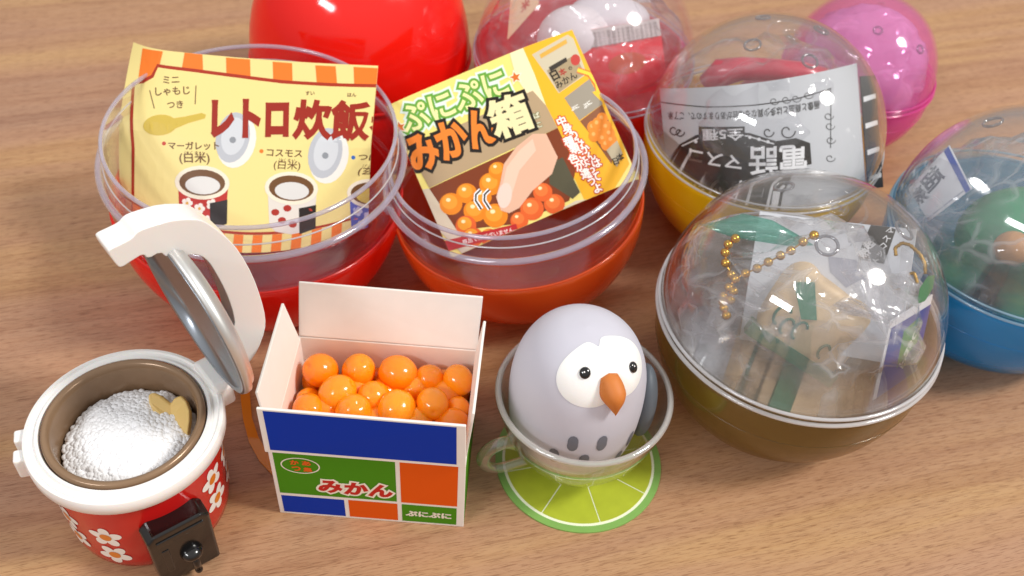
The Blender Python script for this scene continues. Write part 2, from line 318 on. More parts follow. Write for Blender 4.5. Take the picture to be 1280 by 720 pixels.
class Sheet:
    """a sheet of paper: surf(u, v) gives its place in cm; print is added in (u, v) and lifted off the face by layer"""
    def __init__(s, surf, u0, u1, v0, v1, nu=28, nv=14, flip=1):
        s.surf = surf; s.b = (u0, u1, v0, v1); s.nu, s.nv = nu, nv; s.flip = flip; s.parts = {}; s.boxes = []; s.layer = 0; s.mats = []
    def nrm(s, u, v):
        e = 0.01; a = s.surf(u + e, v) - s.surf(u - e, v); b = s.surf(u, v + e) - s.surf(u, v - e)
        n = np.cross(a, b); return s.flip * n / np.linalg.norm(n)
    def uv(s, px, py):
        u, v = (s.b[0] + s.b[1]) / 2, (s.b[2] + s.b[3]) / 2; tgt = np.array([px, py])
        for _ in range(25):
            p = proj(s.surf(u, v)); e = 1e-3
            J = np.c_[(proj(s.surf(u + e, v)) - p) / e, (proj(s.surf(u, v + e)) - p) / e]
            d = np.linalg.solve(J, tgt - p); L = np.abs(d).max()
            if L > 1.0: d = d / L
            u += d[0]; v += d[1]
            if L < 1e-4: break
        return np.array([u, v])
    def mesh(s, name, mat, parent, thick=0.03):
        u0, u1, v0, v1 = s.b; m = MB(); g = []
        for sgn in (0, 1):
            for j in range(s.nv + 1):
                for i in range(s.nu + 1):
                    u = u0 + (u1 - u0) * i / s.nu; v = v0 + (v1 - v0) * j / s.nv
                    g.append(s.surf(u, v) - sgn * thick * s.nrm(u, v))
        w = s.nu + 1; K = w * (s.nv + 1); f = []
        for j in range(s.nv):
            for i in range(s.nu):
                a = j * w + i; f.append((a, a + 1, a + w + 1, a + w)); f.append((K + a, K + a + w, K + a + w + 1, K + a + 1))
        edge = [i for i in range(w)] + [j * w + s.nu for j in range(1, s.nv + 1)] + [s.nv * w + i for i in range(s.nu - 1, -1, -1)] + [j * w for j in range(s.nv - 1, 0, -1)]
        for k in range(len(edge)):
            a, b = edge[k], edge[(k + 1) % len(edge)]; f.append((a, K + a, K + b, b))
        m.add(g, f); o = m.build(name, mat, parent); o.data.set_sharp_from_angle(angle=math.radians(40)); return o
    def add(s, verts, faces, mat, lift=None):
        xs_ = [q[0] for q in verts]; ys_ = [q[1] for q in verts]; bb = (min(xs_), max(xs_), min(ys_), max(ys_))
        lift = 1 + max([q[4] for q in s.boxes if q[5] is not mat and q[0] < bb[1] and q[1] > bb[0] and q[2] < bb[3] and q[3] > bb[2]] + [0])
        s.boxes.append(bb + (lift, mat))
        bm = bmesh.new(); vs = [bm.verts.new((q[0], q[1], q[2] if len(q) > 2 else 0.0)) for q in verts]
        for q in faces:
            try: bm.faces.new([vs[i] for i in q])
            except ValueError: pass
        u0, u1, v0, v1 = s.b
        xs = [q[0] for q in verts]; ys = [q[1] for q in verts]
        def cut(co, no):
            bmesh.ops.bisect_plane(bm, geom=bm.verts[:] + bm.edges[:] + bm.faces[:], plane_co=co, plane_no=no, dist=1e-6)
        for lim, co, no in ((u0 + .005, 0, 1), (u1 - .005, 0, -1), (v0 + .005, 1, 1), (v1 - .005, 1, -1)):
            pc = [0, 0, 0]; pn = [0, 0, 0]; pc[co] = lim; pn[co] = -no
            bmesh.ops.bisect_plane(bm, geom=bm.verts[:] + bm.edges[:] + bm.faces[:], plane_co=pc, plane_no=pn, dist=1e-6, clear_outer=True)
        for i in range(1, s.nu):
            u = u0 + (u1 - u0) * i / s.nu
            if min(xs) < u < max(xs): cut((u, 0, 0), (1, 0, 0))
        for j in range(1, s.nv):
            v = v0 + (v1 - v0) * j / s.nv
            if min(ys) < v < max(ys): cut((0, v, 0), (0, 1, 0))
        bm.verts.index_update(); out = []
        for q in bm.verts:
            out.append(s.surf(q.co.x, q.co.y) + s.nrm(q.co.x, q.co.y) * (0.005 + 0.0014 * lift + q.co.z))
        fc = [[q.index for q in f.verts] for f in bm.faces]; bm.free()
        if not fc: return
        if mat not in s.mats: s.mats.append(mat)
        s.parts.setdefault('all', MB()).add(out, fc, s.mats.index(mat))
    def poly(s, pts, mat, px=True):
        q = [tuple(s.uv(*p)) for p in pts] if px else pts
        bm = bmesh.new(); vs = [bm.verts.new((a, b, 0)) for a, b in q]; f = bm.faces.new(vs); bmesh.ops.triangulate(bm, faces=[f])
        bm.verts.index_update(); F = [tuple(w.index for w in f.verts) for f in bm.faces]; bm.free(); s.add([(a, b, 0) for a, b in q], F, mat)
    def ellipse(s, c, rx, ry, mat, rot=0.0, n=22, px=True):
        if px:
            s.poly([(c[0] + rx * math.cos(w) * math.cos(rot) - ry * math.sin(w) * math.sin(rot), c[1] + rx * math.cos(w) * math.sin(rot) + ry * math.sin(w) * math.cos(rot)) for w in [2 * math.pi * i / n for i in range(n)]], mat)
        else: s.poly([(c[0] + rx * math.cos(w), c[1] + ry * math.sin(w)) for w in [2 * math.pi * i / n for i in range(n)]], mat, False)
    def line(s, pts, w, mat, px=True):
        q = [np.array(s.uv(*p)) if px else np.array(p, float) for p in pts]; v = []; f = []
        for i, p in enumerate(q):
            d = q[min(i + 1, len(q) - 1)] - q[max(i - 1, 0)]; d = d / (np.linalg.norm(d) or 1); n_ = np.array([-d[1], d[0]]) * w / 2
            v += [tuple(p + n_) + (0,), tuple(p - n_) + (0,)]
        for i in range(len(q) - 1): f.append((2 * i, 2 * i + 1, 2 * i + 3, 2 * i + 2))
        s.add(v, f, mat)
    def text(s, body, p0, p1, mat, bold=0.0, high=None, px=True, outline=(), skew=0.0):
        """body runs from p0 to p1 (its lower left and lower right corner); outline = [(extra boldness, material), ...] widest first"""
        a = s.uv(*p0) if px else np.array(p0, float); b = s.uv(*p1) if px else np.array(p1, float)
        d = b - a; L = np.linalg.norm(d); d = d / L; n_ = np.array([-d[1], d[0]])
        base = text_geo(body, 0.0); sx_ = L / max(base[3] - base[2], 1e-3)
        sy_ = sx_ if high is None else high / max(base[5] - base[4], 1e-3)
        for bo, mt in list(outline) + [(bold, mat)]:
            V, F, *_ = text_geo(body, bo); x0, y0 = base[2], base[4]; mz = max(V[:, 2].max(), 1e-6)
            P = [(*(a + d * ((x - x0) * sx_ + skew * (y - y0) * sy_) + n_ * ((y - y0) * sy_)), 0.0008 * z / mz if bo else 0.0) for x, y, z in V]
            s.add(P, F, mt)
    def chars(s, body, p0, p1, size, up, mat, bold=0.0, outline=()):
        """single characters spaced from p0 to p1 (pixel centres), all turned so that 'up' (pixels) is up; size in cm"""
        n = len(body)
        for bo, mt in list(outline) + [(bold, mat)]:
            for i, ch in enumerate(body):
                c = np.array(p0) + (np.array(p1) - np.array(p0)) * (i / max(n - 1, 1)); o = s.uv(*c); t = s.uv(c[0] + up[0], c[1] + up[1]) - o; t /= np.linalg.norm(t); r_ = np.array([t[1], -t[0]])
                V, F, *_ = text_geo(ch, bo); mz = max(V[:, 2].max(), 1e-6)
                s.add([(*(o + r_ * ((x - .5) * size) + t * ((y - .38) * size)), 0.0008 * z / mz if bo else 0.0) for x, y, z in V], F, mt)
    def finish(s, parent, name='print'):
        if 'all' in s.parts: return s.parts['all'].build(name, s.mats, parent, smooth=False)

INK = {}
def ink(h, rough=0.4):
    if h not in INK: INK[h] = plain('ink_' + h.lstrip('#'), h, rough, spec=0.25)
    return INK[h]
def zoomer(s, ox, oy): return lambda x, y: (ox + x / s, oy + y / s)

def adopt(o, parent):
    """child authored in world centimetres under a thing that stands elsewhere"""
    o.parent = parent; bpy.context.view_layer.update(); o.matrix_parent_inverse = parent.matrix_world.inverted(); return o

# ------------------------------------------------------------------ open capsules with cards
RED = clear('red_plastic', (1.0, 0.10, 0.05, 1), base=0.05, gain=0.6, milk=0.66, trans=.65, milk_col=lin('#ff3018'), rough=0.06)
REDB = clear('red_plastic_solid', (0.9, 0.05, 0.03, 1), base=0.05, gain=0.6, milk=0.97, trans=.1, milk_col=lin('#ff1a10'), rough=0.07)
ORANGE = clear('orange_plastic', (1.0, 0.50, 0.20, 1), base=0.04, gain=0.6, milk=0.5, trans=.5, milk_col=lin('#ff7a30'), rough=0.06)

def lean_height(prof, rx, ry):
    Rm = Matrix.Rotation(ry, 3, 'Y') @ Matrix.Rotation(rx, 3, 'X'); z = 1e9
    for r, h in prof:
        for i in range(48):
            a = 2 * math.pi * i / 48; z = min(z, (Rm @ Vector((r * math.cos(a), r * math.sin(a), h)))[2])
    return -z
def open_capsule(label, loc, R, zb, zs, zr, mat, lean=(0, 0), liner=None):
    outer = bowl_prof(R, zb)
    t = thing('open_capsule', label, 'capsule', (loc[0], loc[1], lean_height(outer, *lean)), (lean[0], lean[1], 0), 'open capsules with cards')
    m = MB(); m.lathe(shell(outer, 0.08), 110); b = m.build('bowl', mat, t)
    m = MB(); m.tube([((R - .03) * math.cos(a), (R - .03) * math.sin(a), zb + .01) for a in [2 * math.pi * i / 110 for i in range(110)]], 0.035, 8, 0, True); m.build('rim', mat, b)
    ins = [(r * (R - .14) / R, z * .93 + .25) for r, z in outer]
    ins = [q for q in ins if q[1] < zb - .1] + [(R - .11, zb - .05), (R - .06, zb + .2), (R - .02, (zb + zs) / 2), (R + .0, zs - .04)]
    up = [(R + .05, zs), (R + .05, zs + .07), (R - .1, zs + .1), (R - .12, zs + .16), (R - .14, zr - .05), (R - .16, zr)]
    prof = ins + up
    inner = [(R - .23, zr), (R - .22, zs + .1), (R - .12, zs - .1), (R - .14, zb + .2), (R - .19, zb - .05)] + [(max(r - .07, .01), z + .05) for r, z in ins[:-4]][::-1]
    m = MB(); m.lathe([(0, ins[0][1])] + prof + inner + [(0, ins[0][1] + .05)], 110); c = m.build('clear_liner', liner or CLEARV, t); c.data.set_sharp_from_angle(angle=math.radians(50))
    for z, r, w, mt in ((zs + .03, R + .02, .085, EDGEL), (zr, R - .19, .055, EDGEL), (zs + .34, R - .13, .02, EDGE)):
        m = MB(); m.tube([(r * math.cos(a), r * math.sin(a), z) for a in [2 * math.pi * i / 120 for i in range(120)]], w, 8, 0, True); m.build('lip', mt, c)
    return t
open_capsule('open red capsule bowl with clear collar, holding the yellow rice cooker card', (-6.66, 19.45), 3.62, 2.85, 4.0, 4.8, RED, (0.02, 0.03))
open_capsule('open orange capsule bowl with clear collar, holding the mandarin box card', (0.35, 20.02), 3.24, 2.55, 3.55, 4.15, ORANGE, (0.03, -0.15))

# --- card in the red capsule
def lerp(a, b, t): return a + (b - a) * t
a_ = math.radians(50); V1 = np.array([0, math.sin(a_), math.cos(a_)]); O1 = np.array([-6.93, 16.85, 1.70]); L1 = 5.88
def surf1(u, v):
    t = min(max(v / L1, 0), 1.2); k = lerp(0.17, 0.012, min(t * 1.5, 1.0))
    curl = 0.35 * max(0, -u - 2.0) ** 2 * t ** 4
    return O1 + np.array([u, k * u * u + curl, -curl * .4]) + V1 * v
card1 = thing('paper_card', 'yellow leaflet with orange stripes and rice cooker pictures in the red capsule', 'card', O1)
s1 = Sheet(surf1, -3.02, 3.02, 0, L1, 30, 16); VF = s1.uv(318, 316)[1]; VL = s1.uv(318, 292)[1]; s1.b = (-3.16, 3.16, VF, L1)
PAPER1 = plain('card_cream', '#ecd88c', 0.3, spec=0.5, coat=0.15)
adopt(s1.mesh('sheet', PAPER1, None), card1)
Z = zoomer(2.571, 120, 30); P_ = lambda *q: [Z(*p) for p in q]
ORG, DRD, BRN = ink('#ee7a28'), ink('#a8321c'), ink('#6b4a2e')
for q in ([(150, 78), (215, 88), (190, 190), (135, 190)], [(285, 92), (342, 98), (345, 165), (275, 150)], [(418, 108), (495, 114), (497, 180), (420, 172)], [(568, 121), (630, 126), (632, 190), (570, 185)], [(705, 133), (770, 136), (775, 195), (710, 190)], [(828, 138), (905, 142), (905, 195), (830, 193)]):
    s1.poly(P_(*q), ORG)
s1.poly(P_((122, 192), (150, 186), (188, 165), (202, 136), (450, 168), (600, 188), (905, 198), (905, 640), (124, 560)), ink('#ecd98e'))
s1.line(P_((119, 600), (120, 400), (121, 192), (150, 186), (182, 168), (198, 134), (320, 150), (450, 167), (600, 186), (750, 195), (905, 199)), 0.085, DRD)
for i in range(15):                                             # striped border along the foot
    u = -3.2 + i * 0.46; s1.poly([(u, VF), (u + .23, VF), (u + .23, VL - .04), (u, VL - .04)], ORG, False)
s1.line([(-3.16 + 6.32 * i / 20, VL) for i in range(21)], 0.07, DRD, False)
s1.text('ミニ', Z(217, 192), Z(268, 190), BRN, 0.02); s1.text('しゃもじ', Z(192, 231), Z(302, 226), BRN, 0.02); s1.text('つき', Z(230, 272), Z(280, 270), BRN, 0.02)
s1.line(P_((173, 213), (188, 272)), .025, BRN); s1.line(P_((322, 198), (319, 258)), .025, BRN)
OLV = ink('#cdb24a'); s1.ellipse(Z(206, 325), 21, 13, OLV, -0.1); s1.poly(P_((235, 305), (285, 298), (340, 286), (354, 292), (350, 304), (300, 318), (240, 342)), OLV)
for x, y in ((440, 365), (737, 415)):
    s1.ellipse(Z(x + 12, y + 12), 24, 34, ink('#e9e6de'), 0.25); s1.ellipse(Z(x, y), 21, 32, ink('#b9bcc2'), 0.22); s1.ellipse(Z(x + 2, y - 4), 15, 24, ink('#cfd2d6'), 0.22); s1.ellipse(Z(x, y + 8), 4, 4, ink('#8e9298'))
RD = ink('#9a2818')
s1.text('レトロ', Z(376, 358), Z(614, 358), RD, 0.06, 0.86); s1.text('炊飯', Z(636, 364), Z(870, 370), RD, 0.04, 0.93); s1.text('器', Z(884, 371), Z(1000, 371), RD, 0.04, 0.93)
s1.text('すい', Z(674, 229), Z(702, 229), BRN, 0.03); s1.text('はん', Z(808, 234), Z(836, 234), BRN, 0.03)
def cooker_pic(x, y, w, body, acc, rice, flower):
    q = lambda a, b: Z(x + a * w, y + b * w)
    s1.poly([q(-.88, .1), q(.95, .05), q(.85, 1.35), q(.6, 1.6), q(0, 1.72), q(-.6, 1.62), q(-.82, 1.4)], body)
    if flower:
        for a, b in ((-.55, .75), (-.1, .95), (.35, .8), (-.35, 1.3), (.15, 1.4)):
            for k in range(5): s1.ellipse(q(a + .12 * math.cos(k * 1.2566), b + .12 * math.sin(k * 1.2566)), 3.2 * w / 90, 3.2 * w / 90, acc, n=8)
            s1.ellipse(q(a, b), 2 * w / 90, 2 * w / 90, ink('#d8a040'), n=8)
    else:
        for a, b in ((-.6, .9), (-.15, .75), (-.35, 1.2), (.05, 1.35), (.75, .8)): s1.ellipse(q(a, b), 5.5 * w / 90, 4.5 * w / 90, acc, n=9)
    s1.ellipse(q(0, 0), w * 1.0 / 2.571, w * .62 / 2.571, ink('#ece2cc'), .05); s1.ellipse(q(0, 0), w * .84 / 2.571, w * .48 / 2.571, ink('#6e4a2a'), .05)
    s1.ellipse(q(.02, .1), w * .64 / 2.571, w * .33 / 2.571, rice, .05)
    s1.poly([q(.28, .75), q(.92, .62), q(.9, 1.5), q(.3, 1.72)], ink('#2c2422'))
cooker_pic(342, 510, 88, ink('#b8281e'), ink('#efe6da'), ink('#dcdad6'), True)
cooker_pic(628, 528, 86, ink('#ddd6cc'), ink('#a83328'), ink('#d8d6d2'), False)
cooker_pic(882, 545, 76, ink('#5561b4'), ink('#c8c8e0'), ink('#d9bf58'), True)
for x, y, c in ((219, 384, '#c03a28'), (532, 409, '#e07a28'), (827, 429, '#3a6ab8')): s1.ellipse(Z(x, y), 2.6, 2.6, ink(c), n=10)
s1.text('マーガレット', Z(234, 402), Z(396, 404), BRN, 0.02); s1.text('(白米)', Z(270, 450), Z(366, 452), BRN, 0.01)
s1.text('コスモス', Z(548, 424), Z(662, 428), BRN, 0.02); s1.text('(白米)', Z(570, 470), Z(655, 473), BRN, 0.01)
s1.text('つばき', Z(842, 437), Z(935, 440), BRN, 0.02); s1.text('(玄米)', Z(838, 487), Z(930, 490), BRN, 0.01)
s1.text('はくまい', Z(286, 421), Z(346, 422), BRN, 0.0); s1.text('はくまい', Z(588, 443), Z(640, 444), BRN, 0.0); s1.text('げんまい', Z(856, 461), Z(915, 462), BRN, 0.0)
adopt(s1.finish(None), card1)

# --- card in the orange capsule
a_ = math.radians(50); N2 = np.cross([1, 0, 0], [0, math.sin(a_), math.cos(a_)]); A2 = np.array([0.2, 17.8, 1.6])
TL2, TR2 = on_plane(482.5, 132, A2, N2), on_plane(716, 33, A2, N2)
U2 = (TR2 - TL2) / np.linalg.norm(TR2 - TL2); V2 = np.cross(N2, U2); W2 = float(np.linalg.norm(TR2 - TL2))
CR2 = 3.35
def surf2(u, v):
    b = 0.10 * max(0, u - CR2 - .05 * v) ** 1.5 + 0.06 * max(0, 1.0 - u) ** 2
    return TL2 + U2 * u + V2 * v - N2 * b
card2 = thing('paper_card', 'yellow leaflet with mandarin photo and outlined green and orange lettering in the orange capsule', 'card', tuple(surf2(2.6, -4.2)))
s2 = Sheet(surf2, 0, W2, -4.25, 0, 28, 16)
adopt(s2.mesh('sheet', plain('card_yellow', '#f3e07c', 0.28, coat=0.15), None), card2)
Z = zoomer(2.4, 470, 30)
s2.poly(P_((432, 76), (596, -10), (640, 60), (760, 420), (700, 520), (640, 560), (520, 300)), ink('#f2b327'))
s2.poly(P_((400, 85), (440, 70), (475, 150), (530, 300), (480, 250), (420, 160)), ink('#f7e7b8'))
KR, KR2 = ink('#b49a78'), ink('#a58a6a')
s2.poly(P_((96, 372), (330, 268), (470, 200), (510, 245), (545, 312), (160, 492)), KR)
s2.poly(P_((160, 494), (390, 388), (545, 312), (600, 430), (580, 530), (420, 600), (240, 620)), ink('#7d3a1c'))
s2.poly(P_((112, 500), (160, 494), (245, 622), (330, 690), (260, 690), (150, 580)), ink('#d8c8b0'))
s2.poly(P_((520, 420), (560, 400), (612, 505), (590, 525), (520, 480)), ink('#55503c'))
s2.poly(P_((400, 640), (600, 530), (700, 520), (640, 570), (520, 660), (330, 720), (300, 690)), ink('#d9cdb2'))
for x, y, r in ((225, 540, 33), (272, 508, 30), (345, 480, 34), (365, 440, 26), (298, 560, 34), (270, 605, 30), (320, 520, 26), (358, 575, 36), (468, 555, 34), (535, 540, 30), (430, 590, 26), (500, 505, 28), (290, 640, 30), (340, 640, 26)):
    c = '#e8861c' if y < 600 and x < 400 else '#e0622a'
    s2.ellipse(Z(x, y), r / 2.3, r / 2.4, ink(c)); s2.ellipse(Z(x - 4, y - 6), r / 3.4, r / 3.6, ink('#ee9c30' if x < 400 else '#e87838')); s2.ellipse(Z(x - 8, y - 12), r / 11, r / 13, ink('#fbe6b0'), n=8)
s2.poly(P_((360, 520), (372, 480), (384, 420), (420, 370), (470, 330), (510, 330), (545, 400), (528, 450), (470, 500), (430, 552), (400, 568), (375, 560)), ink('#e2b498'))
s2.poly(P_((376, 500), (392, 430), (430, 380), (470, 345), (480, 380), (430, 440), (405, 520)), ink('#ecc6ae'))
s2.ellipse(Z(386, 515), 9, 16, ink('#f0cfc0'), 0.15)
for x in (302, 328):
    for w, c in ((.11, '#ffffff'), (.05, '#40352e')): s2.line(P_((x + 12, 498), (x - 2, 512), (x - 3, 530), (x + 14, 556)), w, ink(c))
s2.poly(P_((170, 660), (420, 600), (428, 625), (180, 692)), ink('#b8282a')); s2.text('商品ではございません。', Z(262, 662), Z(420, 622), ink('#f3e6e0'), 0.01)
GRN, CRM, PBL, BLK, OR2, WHT = ink('#6aa43c'), ink('#f0eda6'), ink('#dfeee0'), ink('#241d18'), ink('#ee8430'), ink('#f8f4ea')
s2.text('ぷにぷに', Z(92, 330), Z(402, 205), CRM, 0.02, 0.66, outline=[(.17, PBL), (.10, GRN)])
s2.text('みかん', Z(122, 448), Z(372, 345), OR2, 0.045, 0.92, outline=[(.13, BLK)])
s2.text('箱', Z(368, 348), Z(474, 308), ink('#efe2ae'), 0.04, 0.98, outline=[(.12, BLK)])
s2.chars('ばこ', Z(481, 275), Z(490, 302), 0.17, (-5, -14), ink('#e9e4c8'), 0.02, outline=[(.1, ink('#7a7a50'))])
for x, y, r in ((72, 310, 17), (418, 160, 17)):
    for rr, c in ((1.45, '#f6efd0'), (1.0, '#d8702c')):
        s2.poly([Z(x + rr * r * (1 if k % 2 == 0 else .45) * math.sin(k * math.pi / 5 - .3), y - rr * r * (1 if k % 2 == 0 else .45) * math.cos(k * math.pi / 5 - .3)) for k in range(10)], ink(c))
# right panel: pack picture, arrow, small box
s2.poly(P_((468, 92), (575, 32), (592, 44), (632, 150), (548, 208), (510, 150)), ink('#cbbfa4')); s2.poly(P_((490, 92), (570, 46), (574, 58), (495, 104)), ink('#d8a848'))
s2.poly(P_((512, 140), (598, 92), (626, 150), (550, 205)), ink('#a89472')); s2.poly(P_((518, 130), (570, 100), (574, 112), (524, 144)), ink('#3a332c'))
s2.text('日', Z(534, 172), Z(553, 162), BLK, .03); s2.text('本', Z(556, 158), Z(574, 148), ink('#a83228'), .03); s2.text('の', Z(580, 140), Z(590, 135), BLK, .02); s2.text('みかん', Z(545, 196), Z(606, 160), BLK, .02); s2.ellipse(Z(598, 108), 6, 7, ink('#c04038'))
s2.poly(P_((565, 222), (640, 165), (680, 240), (610, 290)), ink('#9c9282')); s2.text('ぷに', Z(588, 262), Z(610, 250), WHT, .03); s2.text('ぷに', Z(626, 255), Z(648, 238), WHT, .03)
s2.poly(P_((612, 292), (678, 242), (720, 345), (706, 420), (650, 340)), ink('#8a5434'))
for x, y in ((650, 310), (678, 285), (672, 318), (655, 335), (690, 310), (680, 345), (700, 330), (690, 362), (705, 350), (664, 300)): s2.ellipse(Z(x, y), 7, 8, ink('#ee8a2a')); s2.ellipse(Z(x - 3, y - 4), 2.4, 2.6, ink('#f6b060'), n=8)
s2.poly(P_((690, 380), (722, 350), (738, 388), (722, 430)), ink('#bcae8e')); s2.chars('日本', Z(718, 412), Z(732, 400), .2, (-5, -14), BLK, .02)
for w, c in ((.16, '#e0662c'), (.1, '#f8d040')): s2.line(P_((604, 138), (640, 150), (662, 180), (668, 210)), w, ink(c))
s2.poly(P_((648, 205), (684, 192), (674, 232)), ink('#f2c030'))
RO2 = ink('#c84a2a')
for body, p0, p1 in (('中身のみかんは', (556, 292), (660, 418)), ('種類によって', (578, 352), (660, 458)), ('色が違うよ', (592, 404), (664, 492))):
    s2.chars(body, Z(*p0), Z(*p1), 0.27, (-6, -14), WHT, .03, outline=[(.13, RO2)])
adopt(s2.finish(None), card2)

# ------------------------------------------------------------------ closed capsules
BROWN = clear('brown_plastic', (0.90, 0.72, 0.38, 1), base=0.05, gain=0.6, milk=0.52, trans=.4, milk_col=lin('#8c7034'), rough=0.06)
YELLOW = clear('yellow_plastic', (1.0, 0.78, 0.15, 1), base=0.05, gain=0.6, milk=0.8, trans=.4, milk_col=lin('#ffd820'), rough=0.06)
BLUE = clear('blue_plastic', (0.34, 0.78, 0.97, 1), base=0.05, gain=0.6, milk=0.42, trans=.35, milk_col=lin('#28b0f0'), rough=0.05)
PINK = clear('pink_plastic', (1.0, 0.55, 0.85, 1), base=0.05, gain=0.6, milk=0.42, trans=.4, milk_col=lin('#ff6cc8'), rough=0.05)
PINKD = clear('pink_plastic_thin', (1.0, 0.84, 0.96, 1), base=0.035, gain=0.7, milk=0.10, trans=.3, milk_col=lin('#ff8ad8'), rough=0.04)
PEDGE = clear('pink_edge', (0.97, 0.3, 0.7, 1), base=0.08, milk=0.5, milk_col=lin('#ff70cc'))
BEDGE = clear('blue_edge', (0.6, 0.8, 0.95, 1), base=0.1, milk=0.6, milk_col=lin('#bfe6f8'))  # pale milky blue stands in for light gathered along the seam
REDT = clear('red_plastic_clear', (1.0, 0.16, 0.18, 1), base=0.05, gain=0.6, milk=0.6, trans=.3, milk_col=lin('#f82030'), rough=0.06)
CLEARP = clear('clear_plastic_rosy', (0.985, 0.97, 0.98, 1), base=0.025, milk=0.015, milk_col=lin('#f0c8d8'))

BC = (6.65, 16.42); YC = (6.62, 23.15); UC = (12.78, 19.72); KC = (10.4, 28.0); RC = (-5.2, 26.8); GC = (1.6, 26.5)
def vent_from_px(pts, c, R, z0, dh):
    out = []
    for px, py, r in pts:
        d = ray(px, py); best = None
        for i in range(4000):
            p = CAM + d * (10 + i * 0.008); q = p - np.array([c[0], c[1], z0])
            if math.hypot(q[0], q[1]) ** 2 / R ** 2 + q[2] ** 2 / dh ** 2 <= 1: best = q; break
        if best is not None: out.append((math.atan2(best[1], best[0]), math.asin(min(1, max(-1, best[2] / dh))), r))
    return out
v_b = vent_from_px([(1034, 306, .22), (1130, 288, .22), (980, 233, .2), (1071, 217, .2)], BC, 3.2, 3.11, 3.2)
closed_capsule('capsule', 'capsule with brown smoky bowl and clear dome holding a bagged bread charm', BC + (0,), 3.24, BROWN, CLEAR, EDGE, vents=v_b, edge_r=.05)
v_y = vent_from_px([(941, 56, .2), (1026, 38, .2), (954, 22, .18), (1012, 76, .2)], YC, 3.2, 3.11, 3.2)
closed_capsule('capsule', 'capsule with yellow bowl and clear dome holding a grey upside-down leaflet', YC + (0,), 3.26, YELLOW, CLEAR, EDGE, vents=v_y, edge_r=.03)
v_u = vent_from_px([(1242, 153, .22)], UC, 3.2, 3.11, 3.2)
closed_capsule('capsule', 'capsule with bright blue bowl and clear dome beside the brown capsule', UC + (0,), 3.26, BLUE, CLEAR, BEDGE, vents=v_u, edge_r=.035)
v_k = vent_from_px([(1098, 36, .12), (1150, 60, .12)], KC, 2.3, 2.26, 2.5)
closed_capsule('capsule', 'small all pink translucent capsule behind the yellow capsule', KC + (0,), 2.36, PINK, PINKD, PEDGE, h=2.2, dh=2.45, vents=v_k, edge_r=.04, boss=False)
closed_capsule('capsule', 'clear domed capsule with red bowl standing behind the orange capsule', GC + (0,), 3.3, REDT, CLEARP, EDGEL, edge_r=.03)
t = thing('capsule', 'tall closed glossy red capsule behind the rice cooker card', 'capsule', RC + (0,), None, 'closed gacha capsules')
m = MB(); m.lathe(shell([(3.08, 0), (3.16, .3), (3.24, 1.0), (3.28, 1.7), (3.30, 2.4)], .08), 96); m.build('bowl', REDB, t)
m = MB(); m.lathe(dome_shell(3.34, 2.36, 4.1, .08), 96); d = m.build('dome', REDB, t)
m = MB(); m.tube([(3.35 * math.cos(a), 3.35 * math.sin(a), 2.38) for a in [2 * math.pi * i / 110 for i in range(110)]], .05, 8, 0, True); m.build('rim', REDB, d)

# --- sheets and toys inside the capsules
def face_frame(c, k, roll=0.0):
    """plane through the capsule's middle moved k cm towards the viewer's side, its axes level and upward"""
    c = np.array([c[0], c[1], 3.0]); d = CAM - c; d = d / np.linalg.norm(d)
    U = np.cross([0, 0, 1.0], d); U /= np.linalg.norm(U); V = np.cross(d, U)
    U, V = U * math.cos(roll) + V * math.sin(roll), V * math.cos(roll) - U * math.sin(roll)
    return c + d * k, U, V, d
# leaflet in the yellow capsule
O3, U3, V3, D3 = face_frame(YC, 2.0, 0.36)
surf3 = lambda u, v: O3 + U3 * u + V3 * (v + .035 * u * u) - D3 * (0.165 * u * u)
s3 = Sheet(surf3, -2.6, 2.6, -1.7, 1.3, 26, 14); top3 = s3.uv(940, 104)[1]; s3.b = (-2.62, 2.55, -1.9, top3)
leaf3 = thing('leaflet', 'grey printed leaflet with upside-down lettering curled inside the yellow capsule', 'leaflet', tuple(O3))
adopt(s3.mesh('sheet', plain('leaflet_grey', '#c6c8cc', 0.3, coat=.1), None), leaf3)
Z = zoomer(4, 820, 80); DK, LG = ink('#35322f'), ink('#e8e8ea')
s3.line(P_((20, 190), (250, 215), (500, 205), (700, 175), (876, 122)), .03, DK); s3.line(P_((872, 122), (874, 250), (872, 420)), .02, DK)
s3.text('画像と商品とは多少異なる場合がありますので、ご了承', Z(815, 182), Z(60, 238), DK, .015, .21)
for x, y in ((590, 185), (650, 178), (700, 172), (760, 155), (862, 260), (868, 310), (872, 380), (870, 470)):
    s3.line([Z(x + 26 * math.cos(w) * (1 - w / 9), y + 22 * math.sin(w) * (1 - w / 9)) for w in [i * .45 for i in range(15)]], .018, DK)
for x, y, k in ((655, 335, 42), (560, 340, 30), (90, 330, 30), (118, 340, 26)):
    s3.line([Z(x + k * math.cos(w) * (1 - w / 8), y + k * math.sin(w) * (1 - w / 8)) for w in [i * .4 for i in range(16)]], .035, DK)
s3.poly(P_((120, 400), (200, 355), (330, 335), (470, 345), (600, 385), (700, 370), (770, 395), (778, 500), (700, 520), (640, 640), (500, 760), (200, 760), (60, 620), (30, 500)), DK)
s3.line(P_((130, 410), (220, 368), (340, 352), (460, 360), (590, 400)), .03, LG)
for i in range(9): s3.ellipse(Z(200 + 45 * i, 372 - 14 * math.sin(i * .4) + (i - 4) ** 2 * 1.0), 2.2, 2.2, LG, n=8)
s3.poly(P_((214, 312), (444, 312), (444, 382), (214, 382)), DK); s3.text('全5種', Z(436, 322), Z(232, 326), LG, .02, .3)
s3.text('電話', Z(752, 400), Z(468, 415), LG, .02, .72); s3.text('マスコ', Z(432, 462), Z(170, 420), LG, .02, .34)
s3.text('クラシック', Z(640, 560), Z(165, 575), LG, .025, .5)
